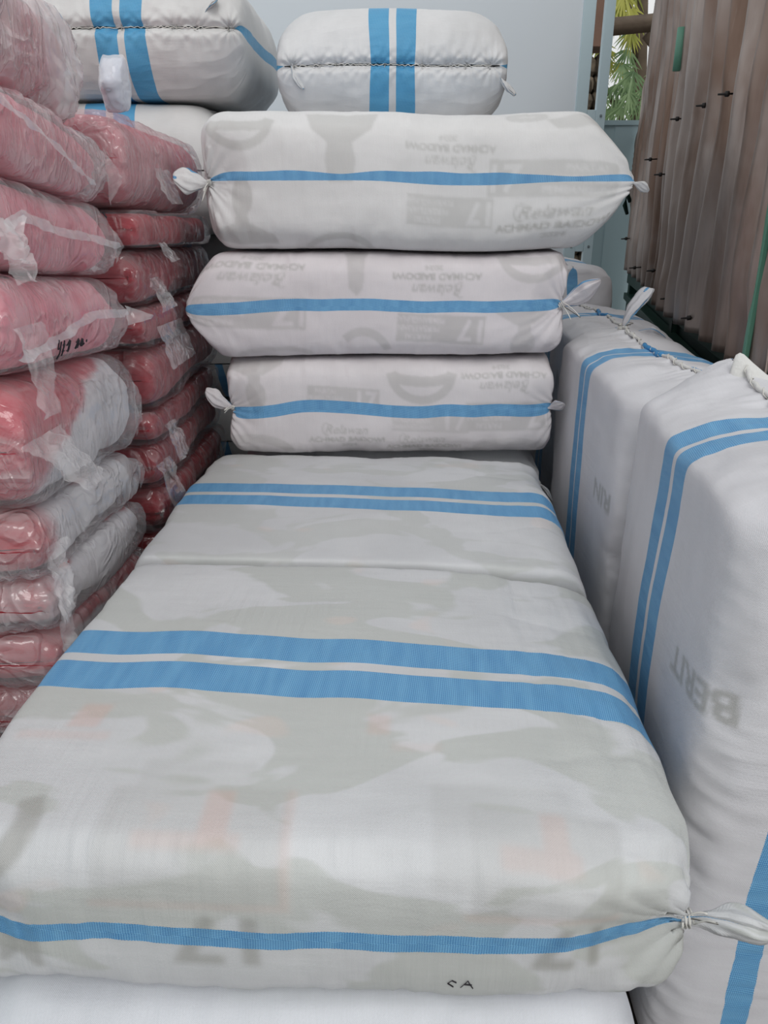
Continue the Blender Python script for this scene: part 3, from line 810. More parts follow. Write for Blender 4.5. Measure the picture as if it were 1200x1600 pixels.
# --- bales stacked end-on at the back
def seam_row(n, W, z, R=0.075, amp=0.007):
    return [((-9, y, z), R, amp, 13) for y in np.linspace(-W / 2 + 0.06, W / 2 - 0.06, n)]
def end_seam(W, n, seed, depth=0.020, amp=0.006):
    """stitched mouth across the near end: a pinched groove with gathers running out of it"""
    rng = np.random.RandomState(seed); ys = np.linspace(-W / 2 + 0.05, W / 2 - 0.05, n) + rng.uniform(-0.012, 0.012, n)
    def f(sf):
        near = np.clip((-sf.P[..., 0] - sf.L / 2 + 0.20) / 0.10, 0, 1)
        z = sf.P[..., 2]; y = sf.P[..., 1]
        groove = np.exp(-(z / 0.016) ** 2)
        d = np.min(np.abs(y[..., None] - ys), -1)
        sf.P[..., 0] += near * (depth * groove * (0.5 + 0.5 * np.exp(-(d / 0.03) ** 2)))
        star = np.zeros_like(z)
        for q in ys:
            r = np.hypot(y - q, z); th = np.arctan2(np.abs(z), y - q)
            star += np.exp(-r / 0.035) * np.sin(11 * th + q * 40) * np.minimum(1, r / 0.01)
        star += 0.5 * np.exp(-np.abs(z) / 0.08) * ridged(np.stack([y / 0.022, z / 0.12, z * 0], -1), seed, 2)
        sf.P[..., 0] -= near * amp * star
        sf.normals()
    return f, ys
def seam_thread(sf, ys, name='seam_thread'):
    V = []
    for q in ys:
        pass
    pts = []
    W = sf.W
    for y in np.linspace(-W / 2 + 0.05, W / 2 - 0.05, 60):
        pts.append(y)
    base = np.argmin(np.abs(sf.v - 0.0))
    # rim of the sack at the mouth
    P0 = (sf.P[1] @ sf.M.T)
    o = np.argsort(P0[:, 0])
    xs = P0[o, 0]; ys_ = P0[o, 1]; zs = P0[o, 2]
    out = []
    for k, x in enumerate(np.linspace(xs[0] + 0.03, xs[-1] - 0.03, 70)):
        out.append((x, np.interp(x, xs, ys_) - 0.001, np.interp(x, xs, zs) + 0.001 * math.sin(k * 2.4)))
    tube(name, out, 0.0016, M_STRING, sf.root, n=6)
    k = 0
    for q in ys[::2]:
        i = int(np.argmin(np.abs(P0[:, 0] - q))); p = P0[i]
        tube('stitch', [(p[0] - 0.002, p[1] - 0.001, p[2] - 0.016), (p[0], p[1] - 0.008, p[2]), (p[0] + 0.003, p[1] - 0.001, p[2] + 0.016)], 0.0017, M_STRING, sf.root, n=5); k += 1

U_ALL = dense([(1.0, 0.0033)])[:-1]
V_END = dense([(0.22, 0.0022), (0.95, 0.02), (1.0, 0.006)])
f, ys1 = end_seam(0.80, 10, 3)
t1 = sack('white sack seen end-on above the three-sack column, blue bands crossing its stitched mouth',
          (0.03, 3.60, 1.850), M=M_END, L=1.0, W=0.84, T=0.39, seed=83, us=U_ALL, vs=V_END, r=0.17, e=0.20, p=2.0, wend=0.10, lump=0.012, bulge=0.02,
          mat=stack_mat(std(0.84, 0.39, 0.17, 0.02), 3.3, single=0.035, dbl=0.072, gap=0.026, wave=0.004, ripple=0.5, base=(216, 216, 217), blue=(104, 176, 214), blue2=(60, 140, 190)), post=f)
seam_thread(t1, ys1)
f, ys2 = end_seam(0.84, 9, 5, 0.024)
t2 = sack('white sack seen end-on at the top left rear, beside the milky plastic bundle',
          (-0.90, 3.55, 1.945), M=M_END, L=1.0, W=0.86, T=0.42, seed=91, us=U_ALL, vs=V_END, r=0.18, e=0.20, p=2.0, wend=0.10, lump=0.012, bulge=0.02,
          mat=stack_mat(std(0.86, 0.42, 0.18, 0.02), 8.3, single=0.045, dbl=0.080, gap=0.026, wave=0.004, ripple=0.5, base=(214, 213, 212), blue=(104, 176, 214), blue2=(60, 140, 190)), post=f)
seam_thread(t2, ys2)
t3 = sack('white sack below the top left rear sack, only a low strip of it showing',
          (-1.0, 3.60, 1.480), M=M_END, L=1.0, W=0.88, T=0.465, seed=97, nu=260, nv=110, r=0.17, lump=0.010,
          mat=stack_mat(std(0.88, 0.465, 0.17), 2.9, single=0.04, dbl=0.080, gap=0.026, wave=0.004, ripple=0.4, base=(214, 213, 212), blue=(104, 176, 214), blue2=(60, 140, 190)))
def corner_ear(sf, x, yz, d, ln, wd, bend, seed, name='ear'):
    ear(sf.root, x, d, ln, wd, sf.cloth.data.materials[0], seed, bend, 0.35, side=(0, -1, 0.2))
corner_ear(t1, (-0.365, -0.47, 0.225), 0, (0.25, -0.25, -1), 0.11, 0.055, (0.02, 0, 0), 5)
corner_ear(t1, (0.355, -0.47, 0.185), 0, (0.75, -0.2, -0.75), 0.12, 0.060, (0, 0, 0), 6)
corner_ear(t2, (0.29, -0.49, 0.25), 0, (0.75, -0.2, 0.62), 0.07, 0.04, (0, 0, 0), 7)
for k in range(5):
    sack('white sack hidden in the rear columns beneath the end-on sacks', (0.04, 3.97 if k < 4 else 4.0, k * 0.37), M=M_END, L=0.98 if k < 4 else 0.9, W=0.9, T=0.37, seed=100 + k, nu=60, nv=44, mat=plainm, lump=0.005, wr=0,
         group='bales hidden in the rear columns')
for k in range(4):
    sack('white sack hidden in the rear columns beneath the end-on sacks', (-1.0, 3.96, k * 0.37), M=M_END, L=0.98, W=0.9, T=0.37, seed=110 + k, nu=60, nv=44, mat=plainm, lump=0.005, wr=0,
         group='bales hidden in the rear columns')

# --- bales standing on end along the right
def stand(label, loc, seed, L=1.14, W=0.90, T=0.42, canvas=None, pulls=(), mk=None, e=0.085, p=2.4, us=None, vs=None, tent=0.0, sag=True, dbl=0.075, gap=0.022, rot=0):
    def post(sf):
        # gathers along the top seam
        top = np.clip((sf.P[..., 0] - sf.L / 2 + 0.16) / 0.08, 0, 1)
        st = np.exp(-np.abs(sf.P[..., 2]) / 0.05) * ridged(np.stack([sf.P[..., 1] / 0.03, sf.P[..., 2] / 0.15, sf.P[..., 0] * 0], -1), seed, 2)
        sf.P[..., 0] += top * (0.006 * st + tent * np.exp(-np.abs(sf.P[..., 2]) / 0.09))
        sf.normals()
        if sag:
            # slumped cloth: curved horizontal creases low on the side
            low = np.clip((0.18 - sf.P[..., 0]) / 0.25, 0, 1)
            y = sf.P[..., 1]; x = sf.P[..., 0]
            q = np.stack([(x - 0.10 * (y / 0.4) ** 2 * -1 + 0.15 * y) / 0.035, y / 0.30, sf.P[..., 2] / 0.3], -1)
            sf.disp(0.0035 * low * ridged(q, seed + 4, 1)); sf.normals()
            sf.disp(0.018 * np.exp(-((x + 0.22) / 0.22) ** 2)); sf.normals()
    m = stack_mat(std(W, T, T * 0.30, 0.015), seed * 0.37, **(mk or dict(single=0.05, dbl=dbl, gap=gap, wave=0.006, ripple=0.45, base=(214, 213, 217))))
    return sack(label, loc, M=M_UP, L=L, W=W, T=T, seed=seed, mat=m, r=T * 0.30, e=e, p=p, bulge=0.015, us=us, vs=vs, nu=260, nv=220,
                canvas=canvas, pulls=pulls, post=post, lump=0.016, wend=0.05, rot=rot)

def top_seam(sf, n=60, y0=-0.40, y1=0.40, seed=0):
    """rolled hem with string along the mouth on top"""
    P0 = sf.P[-2] @ sf.M.T
    o = np.argsort(P0[:, 1]); rng = np.random.RandomState(seed); pts = []; rad = []
    ys = P0[o, 1]
    for k, y in enumerate(np.linspace(y0, y1, n)):
        w = (np.abs(P0[:, 1] - y) < 0.03)
        x = P0[w, 0].mean(); z = P0[w, 2].max()
        pts.append((x + 0.005 * math.sin(k * 0.45) + 0.003 * math.sin(k * 0.2 + 1), y, z + 0.001)); rad.append(0.0062 + 0.0012 * math.sin(k * 0.8) + rng.uniform(0, 0.001))
    uvless = tube('rolled_hem', pts, [q * 0.8 for q in rad], M_HEM, sf.root, n=10)
    tube('seam_thread', [(p[0] + 0.008 * math.sin(i * 1.3), p[1], p[2] + 0.008 * math.cos(i * 1.3)) for i, p in enumerate(pts)], 0.0015, M_STRING, sf.root, n=5)
    return pts
M_HEM = mat_plain('sack_hem', c3(212, 211, 208), 0.6, 0, 0.05, 20, 0.8, 90)
M_HEMB = mat_plain('blue_sack_hem', c3(62, 138, 192), 0.6, 0, 0.12, 40, 0.8, 120)

cvr = Canvas(0.0, 1.25, -0.7, 0.7)
cvr.text('BERIT', (0.24, 0.29), 0.055, 0.85, 97, 1.25, 0.03)
cvr.rect(-0.28, -0.16, 0.44, 0.56, 0.0); cvr.blur(2)
r1 = stand('tall white sack standing on end at the right edge, nearest the viewer',
           (0.765, 1.375, 0.0), 131, L=1.19, rot=-7, mk=dict(single=0.045, dbl=0.075, gap=0.022, wave=0.006, ripple=0.5, base=(214, 213, 217), soff=0.075), canvas=cvr, us=dense([(0.45, 0.0028), (0.9, 0.008), (1.0, 0.0032)])[:-1], vs=dense([(0.9, 0.0042), (1.0, 0.0025)]),
           pulls=[((0.59, 0.38, 0.0), (0.035, 0.01, 0.02), 0.15, 1.2)], T=0.44, tent=0.01, W=0.88)
cvr2 = Canvas(0.0, 1.25, -0.7, 0.7)
cvr2.text('RIN', (0.25, 0.30), 0.060, 0.75, 90, 1.2, 0.03); cvr2.text('MERI', (-0.23, 0.24), 0.05, 0.7, 90, 1.1, 0.03); cvr2.blur(2)
r2 = stand('tall white sack standing second along the right, upright twisted ear at its far corner',
           (0.80, 2.28, 0.0), 137, canvas=cvr2, us=U_TOP, vs=dense([(0.9, 0.006), (1.0, 0.003)]), T=0.40, tent=0.008, dbl=0.062, gap=0.010, L=1.18, W=0.88)
cvr3 = Canvas(0.0, 1.25, -0.7, 0.7)
cvr3.text('ION', (0.36, 0.28), 0.075, 0.8, 90, 1.1, 0.03); cvr3.text('BA', (-0.02, 0.22), 0.07, 0.7, 90, 1.1, 0.03); cvr3.blur(2)
r3 = stand('white sack standing third along the right, partly hidden by the three-sack column',
           (0.88, 3.19, 0.0), 149, canvas=cvr3, T=0.42, L=1.15, W=0.88, dbl=0.060, gap=0.012)
r4 = stand('white sack standing last along the right, only its shoulder showing by the slotted frame',
           (0.87, 4.09, 0.0), 151, T=0.42, L=1.30, W=0.86)
h1 = top_seam(r1, 60, -0.36, 0.33, 1); h2 = top_seam(r2, 60, -0.36, 0.34, 2); h3 = top_seam(r3, 50, -0.34, 0.34, 3)
for hp, rt in ((h1, r1), (h2, r2), (h3, r3)):
    seg = [p for p in hp if abs(p[1] - 0.0) < 0.10]
    tube('dyed_hem', [(p[0], p[1], p[2] + 0.001) for p in seg], [0.0075 + 0.001 * math.sin(i * 2) for i in range(len(seg))], M_HEMB, rt.root, n=10)
# ears of the standing bales
p = h2[-1]; ear(r2.root, (p[0] - 0.01, p[1] - 0.01, p[2] - 0.01), (0.18, 0.0, 1), 0.135, 0.060, r2.cloth.data.materials[0], 21, (0.05, 0, 0.01), 0.5, side=(0, -1, 0.1), tip=0.7)
knot(r2.root, (p[0] - 0.01, p[1] - 0.01, p[2] + 0.004), 0.012, M_STRING, (0, 0, 1), 2, 4)
p = h2[0]; ear(r2.root, (p[0], p[1] + 0.12, p[2] + 0.0), (0.25, -0.9, -0.1), 0.11, 0.035, M_HEMB, 22, (0, 0, -0.03), 0.5, side=(1, 0, 0.3))
p = Vector(h1[-1])
tube('ear', [p + Vector(q) for q in ((0.01, -0.03, -0.075), (0.005, -0.02, -0.05), (0.0, -0.01, -0.025), (-0.008, 0.0, 0.0), (-0.016, 0.004, 0.022), (-0.019, 0.006, 0.027))],
     [0.085, 0.066, 0.044, 0.025, 0.011, 0.005], M_HEM, r1.root, n=22, flat=0.42, up=(0, 1, 0))
p = h3[0]; ear(r3.root, (p[0] + 0.02, p[1] - 0.02, p[2] - 0.02), (0.9, -0.35, 0.15), 0.12, 0.075, r3.cloth.data.materials[0], 23, (0, 0, -0.03), 0.45)

# ------------------------------------------------------------------ red cloth bundles in clear plastic
def bag_map(V, y0, slope):
    V = np.array(V, float); q = gwarp(V)
    q[..., 2] += slope * (y0 - V[..., 1])
    return q

def sheet(name, parent, cs, mat, nx=14, ny=14, amp=0.008, seed=0, curl=(0, 0, 0), pinch=0.0):
    """loose piece of film between four corners"""
    c = [np.array(q, float) for q in cs]; V = []
    nrm = np.cross(c[1] - c[0], c[3] - c[0]); nrm /= np.linalg.norm(nrm) + 1e-9
    for j in range(ny + 1):
        for i in range(nx + 1):
            u, v = i / nx, j / ny
            p = c[0] * (1 - u) * (1 - v) + c[1] * u * (1 - v) + c[2] * u * v + c[3] * (1 - u) * v
            p = p + np.array(curl) * (u * u)
            V.append(p)
    V = np.array(V); V += nrm * (amp * ridged(V / 0.035 + seed * 3.1, seed, 2))[:, None]
    F = [(j * (nx + 1) + i, j * (nx + 1) + i + 1, (j + 1) * (nx + 1) + i + 1, (j + 1) * (nx + 1) + i) for j in range(ny) for i in range(nx)]
    return link(name, V, F, mat, parent)

FILMS = {}
def film(h, g=0.3, c=0.7, seed=0):
    k = (h, g, c)
    if k not in FILMS: FILMS[k] = mat_film('clear_film', h, g, c, len(FILMS) * 1.7 + seed)
    return FILMS[k]
CLOTHS = {}
def cloth(red):
    if red not in CLOTHS: CLOTHS[red] = mat_cloth('red_bundled_cloth', red)
    return CLOTHS[red]
M_SEAL = mat_film('heat_seal', 0.62, 0.12, 0.2, 9.0)

def bag(label, loc, L, W, T, seed, red, haze, white=None, y0=1.68, slope=0.10, r=0.42, e=0.10, nu=150, nv=120, group=None, crumple=0.006, lump=0.018, gl=0.3, fe=0.02):
    root = thing('wrapped_bundle', label, 'bundle', loc, group)
    lv = np.array(loc, float)
    def fin(sf, T):
        sf.P[..., 1] = squash(sf.P[..., 1], W / 2, 0.08); sf.P[..., 2] = squash(sf.P[..., 2], T / 2, 0.12)
        sf.P[..., 0] = squash(sf.P[..., 0], L / 2, 0.05)
        sf.P[..., 2] += Tt / 2
        sf.P = (bag_map(sf.P @ M_END.T + lv, y0, slope) - lv) @ M_END
        sf.normals_keep(); sf.M = M_END; sf.root = root
        sf.w = lambda S, Lc, o=0.0: sf.M @ sf.at(S, Lc, o)
    Tt = T
    b = Soft(L - 0.05, W - 0.04, T - 0.022, T * r, e, 2.3, 0.10, 0.012, nu=nu, nv=nv)
    S = b.S.copy(); Lc = b.Lc.copy()
    b.lumps(lump, 0.16, seed, 2)
    b.disp(0.004 * ridged(b.P / np.array([0.035, 0.2, 0.12]), seed + 2, 2)); b.normals()
    b.disp(-0.006 * np.exp(-(((b.P[..., 2] - 0.1 * T * np.sin(b.P[..., 0] * 9 + seed)) / 0.007) ** 2))); b.normals()
    fin(b, T - 0.014)
    at = np.zeros(S.shape, np.float32)
    if white is not None:
        w = white(S + 0.03 * fbm(np.stack([S * 14, Lc * 14, S * 0], -1), seed, 3), Lc + 0.04 * fbm(np.stack([S * 14, Lc * 14, S * 0 + 5], -1), seed + 1, 3))
        at = np.clip(w, 0, 1).astype(np.float32)
    b.mesh('bundled_cloth', cloth(red), root, M_END, {'white': ('FLOAT', at)})
    f = Soft(L, W, T, T * r, e, 2.2, 0.08, 0.014, nu=nu, nv=nv)
    f.lumps(lump * 0.9, 0.16, seed, 2)
    f.disp(crumple * ridged(f.P / np.array([0.06, 0.11, 0.09]), seed + 7, 3) - crumple * 0.4); f.normals()
    endw = np.exp(-(L / 2 - np.abs(f.P[..., 0])) / 0.07)
    f.disp(fe * endw * (ridged(f.P / np.array([0.09, 0.03, 0.03]), seed + 11, 2) * 0.5)); f.normals()
    fin(f, T)
    f.mesh('plastic_film', film(haze, gl, 0.8), root, M_END)
    f.film = film(haze, gl, 0.8)
    return f

def ribbon(name, sf, path, wid, mat, off=0.004, jag=0.0008, seed=0):
    """flat strip lying on the film: path in (S, Lc)"""
    rng = np.random.RandomState(seed); path = np.array(path, float)
    d = np.r_[0, np.cumsum(np.hypot(*np.diff(path, axis=0).T))]; n = max(12, int(d[-1] / 0.008))
    V = []
    for t in np.linspace(0, d[-1], n):
        S = np.interp(t, d, path[:, 0]); Lc = np.interp(t, d, path[:, 1])
        S2 = np.interp(t + 0.005, d, path[:, 0]); L2 = np.interp(t + 0.005, d, path[:, 1])
        dx, dy = (L2 - Lc), (S2 - S)
        m = math.hypot(dx, dy) + 1e-9; nx, ny = -dy / m, dx / m
        for k in range(4):
            q = (k / 3 - 0.5) * wid + (rng.uniform(-jag, jag) if k in (0, 3) else 0)
            V.append(sf.w(S + ny * q, Lc + nx * q, off + (0.004 * math.sin(t * 60 + k))))
    F = [(i * 4 + k, i * 4 + k + 1, (i + 1) * 4 + k + 1, (i + 1) * 4 + k) for i in range(n - 1) for k in range(3)]
    return link(name, V, F, mat, sf.root)

def scribble(name, sf, strokes, S0, L0, k, mat=None, off=0.008, r=0.0016):
    """marker handwriting on the film: strokes in (along -Lc.. reading left to right, up)"""
    V = []; F = []
    for st in strokes:
        pts = []
        for (x0, y0_), (x1, y1_) in zip(st[:-1], st[1:]):
            for t in np.linspace(0, 1, 5): pts.append(sf.w(S0 + (y0_ + (y1_ - y0_) * t) * k, L0 + (x0 + (x1 - x0) * t) * k, off))
        pts = np.array(pts); nrm = np.array([0, 0, 1.0])
        for i, p in enumerate(pts):
            d = pts[min(i + 1, len(pts) - 1)] - pts[max(i - 1, 0)]; d = d / (np.linalg.norm(d) + 1e-9)
            a = np.cross(d, [0.7, -0.5, 0.5]); a /= np.linalg.norm(a) + 1e-9; c = np.cross(a, d)
            b = len(V)
            V += [p + a * r, p + c * r * 0.5, p - a * r, p - c * r * 0.5]
            if i: F += [(b - 4 + q, b - 4 + (q + 1) % 4, b + (q + 1) % 4, b + q) for q in range(4)]
    return link(name, V, F, mat or M_INK, sf.root)

RED = (176, 40, 54); DEEP = (150, 24, 34); PINK = (228, 124, 142)
def st(x, a, b): return np.clip((x - a) / (b - a), 0, 1)
XF, YF = -0.965, 1.685
zs = [0.0, 0.15, 0.30, 0.45, 0.615, 0.735, 0.865, 1.005, 1.27, 1.455, 1.625, 1.785]
for k in range(4):
    bag('red cloth bundle in clear plastic buried low in the front left pile', (XF, YF, zs[k]), 0.66, 0.62, zs[k + 1] - zs[k], 300 + k, DEEP, 0.2, nu=60, nv=50, group='bundles buried in the front left pile')
f8 = bag('red bundle with a pale lower side, lowest visible in the front left pile', (XF, YF, zs[4]), 0.66, 0.62, zs[5] - zs[4], 304, RED, 0.22,
         lambda S, L: st(-S, -0.015, -0.005) * st(L, -0.28, -0.24))
f7 = bag('pale whitish bundle, second lowest visible in the front left pile', (XF, YF, zs[5]), 0.66, 0.62, zs[6] - zs[5], 305, RED, 0.3,
         lambda S, L: st(L, -0.27, -0.22) * st(0.07 - S, 0.0, 0.01))
f6 = bag('whitish bundle in clear plastic directly beneath the one with the large white patch', (XF, YF, zs[6]), 0.66, 0.62, zs[7] - zs[6], 306, RED, 0.32,
         lambda S, L: st(L, -0.26, -0.2) * st(0.09 - S, 0.0, 0.01))
f5 = bag('pink and red bundle in clear plastic with a large white patch on its side', (XF, YF, zs[7]), 0.67, 0.63, zs[8] - zs[7], 307, (196, 66, 82), 0.2,
         lambda S, L: st(L * 0.35 - S + 0.06, 0.0, 0.015) * st(L, -0.24, -0.2), r=0.36)
f4 = bag('pink bundle in clear plastic with black handwriting low on its side', (XF, YF, zs[8]), 0.68, 0.64, zs[9] - zs[8], 308, PINK, 0.25, r=0.48, crumple=0.004)
f3 = bag('pink bundle with a straight sealed strip, third from the top of the front left pile', (XF, YF, zs[9]), 0.67, 0.63, zs[10] - zs[9], 309, PINK, 0.25, r=0.48, crumple=0.004)
f2 = bag('pink bundle with a black check mark, second from the top of the front left pile', (XF, YF, zs[10]), 0.68, 0.63, zs[11] - zs[10], 310, PINK, 0.25, r=0.48, crumple=0.009, gl=0.4, fe=0.03)
f1 = bag('topmost bundle of the front left pile, swathed in thick crumpled milky plastic', (XF - 0.01, YF, zs[11]), 0.64, 0.60, 0.24, 311, PINK, 0.48, r=0.45, crumple=0.012, gl=0.5, fe=0.03)
# heat-sealed strips, handwriting and loose film
ribbon('seal_strip', f3, [(-0.015, -0.30), (0.01, -0.22), (0.0, -0.05), (0.0, 0.15), (-0.012, 0.32)], 0.018, M_SEAL, 0.011)
ribbon('seal_strip', f4, [(-0.055, -0.30), (-0.03, -0.12), (0.0, 0.02), (0.008, 0.10), (0.004, 0.30)], 0.020, M_SEAL, 0.011)
ribbon('seal_strip', f2, [(0.04, -0.30), (0.02, -0.15), (-0.02, 0.05), (-0.05, 0.2)], 0.010, M_SEAL, 0.013)
hand = [[(0, 1), (-.1, .1), (.5, .2), (.6, .8)], [(.5, .3), (.35, -.9)], [(1.0, .4), (1.6, .5), (1.1, -.3), (1.7, -.2)], [(1.4, .9), (1.3, -.7)],
        [(2.1, .3), (2.6, .9), (2.5, -.3), (2.1, -.2)], [(2.2, .7), (2.8, .1)], [(2.9, .8), (2.7, -.4)],
        [(4.4, .5), (4.9, .9), (4.5, -.2), (5.0, 0)], [(5.2, .7), (5.1, -.2)], [(5.6, .1), (6.0, .8), (6.1, -.1)], [(6.3, .7), (6.3, -.1), (6.8, .2), (6.4, .5)], [(7.4, .3), (7.6, .5), (7.8, .2)]]
scribble('handwriting', f4, hand, -0.056, -0.125, 0.021)
scribble('handwriting', f2, [[(0, 1), (.7, -.3)], [(.55, -.4), (1.7, .7)], [(.5, -.3), (.8, -.4), (.9, -.1)]], 0.02, -0.27, 0.020, r=0.0022)
scribble('handwriting', f3, [[(0, 1), (.6, -.3)], [(.3, .9), (.8, -.1)]], 0.055, 0.26, 0.012)
def tip(sf, S, Lc, d, ln, w, seed, mat=None, name='film_corner'):
    p = sf.w(S, Lc, -0.004); d = np.array(d, float)
    v = np.array([0, 0, w]); a = p + v * 0.5; b = p - v * 0.5
    e_ = p + d * ln
    sheet(name, sf.root, [b, e_ - v * 0.06, e_ + v * 0.06, a], mat or M_SEAL, 12, 8, 0.006, seed)
tip(f4, 0.0, 0.33, (0.45, 0.9, -0.15), 0.10, 0.05, 1)
tip(f3, -0.01, 0.31, (0.35, 0.6, -0.1), 0.04, 0.09, 2, film(0.22, 0.2, 0.5))
tip(f5, -0.02, 0.31, (0.25, 0.8, 0.0), 0.04, 0.16, 3, film(0.22, 0.2, 0.5))
tip(f6, 0.0, 0.31, (0.25, 0.8, 0.0), 0.04, 0.09, 4, film(0.22, 0.2, 0.5))
tip(f2, -0.02, 0.31, (0.4, 0.6, -0.1), 0.06, 0.13, 5, film(0.22, 0.2, 0.5))
# film drawn together over the near ends
for i, (sf, S, L0, d1, ln, w, mt) in enumerate([(f3, 0.0, -0.27, (0.35, -0.55, -0.5), 0.16, 0.11, film(0.30, 0.2, 0.5)), (f4, 0.0, -0.26, (0.25, -0.35, -0.95), 0.17, 0.10, film(0.35, 0.2, 0.5)),
                                               (f5, 0.02, -0.26, (0.5, 0.2, -0.7), 0.14, 0.16, film(0.22, 0.2, 0.5)), (f6, 0.0, -0.27, (0.15, -0.4, -0.8), 0.16, 0.08, film(0.25, 0.2, 0.5)),
                                               (f7, 0.0, -0.27, (0.1, -0.3, -0.9), 0.14, 0.07, film(0.25, 0.2, 0.5)), (f8, 0.0, -0.2, (0.15, -0.1, -0.7), 0.09, 0.07, film(0.25, 0.2, 0.5))]):
    p = sf.w(S, L0, 0.0); d = np.array(d1, float); d /= np.linalg.norm(d); v = np.array([0.01, w, 0])
    sheet('gathered_film', sf.root, [p - v * 0.5, p - v * 0.28 + d * ln, p + v * 0.28 + d * ln, p + v * 0.5], mt, 18, 14, 0.011, 40 + i)

# rear left pile
XB, YB = -0.945, 2.535
zb = [0.0, 0.17, 0.34, 0.50, 0.66, 0.80, 0.935, 1.035, 1.21, 1.32, 1.47, 1.565, 1.80]
for k in range(3):
    bag('red cloth bundle in clear plastic buried low in the rear left pile', (XB, YB, zb[k]), 0.90, 0.62, zb[k + 1] - zb[k], 330 + k, DEEP, 0.15, y0=2.55, slope=0.04, nu=60, nv=50, group='bundles buried in the rear left pile')
names = ['deep red bundle in clear plastic, lowest visible in the rear left pile',
         'deep red bundle in clear plastic, second lowest visible in the rear left pile',
         'red bundle with a square loose film flap, third lowest visible in the rear left pile',
         'thin red bundle just above the one with the square film flap, rear left pile',
         'thick red bundle in the rear left pile, level with the lowest column sack',
         'thin red bundle in the rear left pile with a wide film sheet hanging from it',
         'red bundle in the rear left pile, level with the middle column sack',
         'smooth thin red bundle, second from the top of the rear left pile',
         'thick pinkish bundle in glossy plastic, topmost of the rear left pile',]
hz = [0.03, 0.04, 0.05, 0.06, 0.07, 0.08, 0.08, 0.05, 0.20]
cl = [(160, 22, 34), (164, 28, 40), (172, 38, 50), (176, 44, 56), (178, 50, 62), (180, 54, 66), (182, 56, 68), (192, 58, 70), (226, 118, 132)]
bs = []
for k in range(9):
    bs.append(bag(names[k], (XB, YB, zb[k + 3]), 0.90 + 0.01 * (k % 2), 0.63 + 0.02 * (k % 3 == 1), zb[k + 4] - zb[k + 3], 340 + k, tuple(c * 0.88 for c in cl[k]), hz[k], y0=2.55, slope=0.04, nu=120, nv=150, crumple=0.006))
b1 = bs[-1]
def pouch(label, loc, w, d, h, seed):
    """small knotted plastic bag of pale stuff standing on the pile"""
    root = thing('plastic_pouch', label, 'bag', loc)
    b = Soft(h, w, d, d * 0.45, 0.09, 1.7, 0.45, 0.01, nu=70, nv=60)
    b.lumps(0.010, 0.06, seed, 3)
    b.P[..., 0] -= b.P[..., 0].min(); V = b.P[..., [1, 2, 0]].copy(); 
    nv, nu = V.shape[:2]; idx = np.arange(nv * nu).reshape(nv, nu)
    F = np.stack([idx[:-1], np.roll(idx[:-1], -1, 1), np.roll(idx[1:], -1, 1), idx[1:]], -1).reshape(-1, 4)
    link('white_contents', V.reshape(-1, 3) * 0.95, F, mat_plain('bluish_white_cloth', c3(205, 214, 230), 0.5), root)
    link('plastic_film', V.reshape(-1, 3), F, film(0.3, 0.12, 0.3), root)
    return root
pouch('small bluish white plastic pouch wedged beside the topmost milky bundle', (-0.655, 2.13, 1.803), 0.080, 0.075, 0.125, 5)
# loose flaps on the rear pile
def flap(sf, S, Lc, w, h, seed, mt, curl=(0, 0, 0)):
    p = sf.w(S, Lc, 0.004); q = sf.w(S, Lc + w, 0.004)
    dz = np.array([0.035, 0, -h])
    sheet('film_flap', sf.root, [p, q, q + dz * 0.9 + np.array([0.01, 0, 0]), p + dz], mt, 14, 12, 0.007, seed, curl)
fm = film(0.12, 0.2, 0.5)
flap(bs[2], 0.02, -0.44, 0.10, 0.13, 1, fm); flap(bs[5], 0.0, -0.35, 0.26, 0.12, 2, fm); flap(bs[7], -0.03, -0.30, 0.10, 0.05, 3, fm)
flap(bs[8], 0.0, -0.20, 0.18, 0.10, 4, fm); flap(bs[6], 0.0, -0.38, 0.12, 0.09, 5, fm); flap(bs[3], 0.0, -0.36, 0.10, 0.11, 6, fm)

# ------------------------------------------------------------------ corrugated gate on the right
GD = np.array([0.153, 0.988]); GN = np.array([-0.988, 0.153])       # along (away from the viewer), outward (to the left)
G0 = np.array([1.005, 1.65]); GL = 3.50
def gp(a, b, z): return (G0[0] + GD[0] * a + GN[0] * b, G0[1] + GD[1] * a + GN[1] * b, z)
gate = thing('metal_gate', 'brown rusty corrugated metal gate in a dark green steel frame', 'gate', (G0[0], G0[1], 0.0))
def gl_(pt): return (pt[0] - G0[0], pt[1] - G0[1], pt[2])
def gate_box(name, a0, a1, b0, b1, z0, z1, mat, bevel=0.003, z0b=None, z1b=None):
    z0b = z0 if z0b is None else z0b; z1b = z1 if z1b is None else z1b
    V = [gl_(gp(a, b, z)) for (a, b, z) in [(a0, b0, z0), (a1, b0, z0b), (a1, b1, z0b), (a0, b1, z0), (a0, b0, z1), (a1, b0, z1b), (a1, b1, z1b), (a0, b1, z1)]]
    F = [(0, 1, 2, 3), (7, 6, 5, 4), (0, 4, 5, 1), (1, 5, 6, 2), (2, 6, 7, 3), (3, 7, 4, 0)]
    o = link(name, V, F, mat, gate, smooth=False)
    if bevel: md = o.modifiers.new('bevel', 'BEVEL'); md.width = bevel; md.segments = 2
    return o
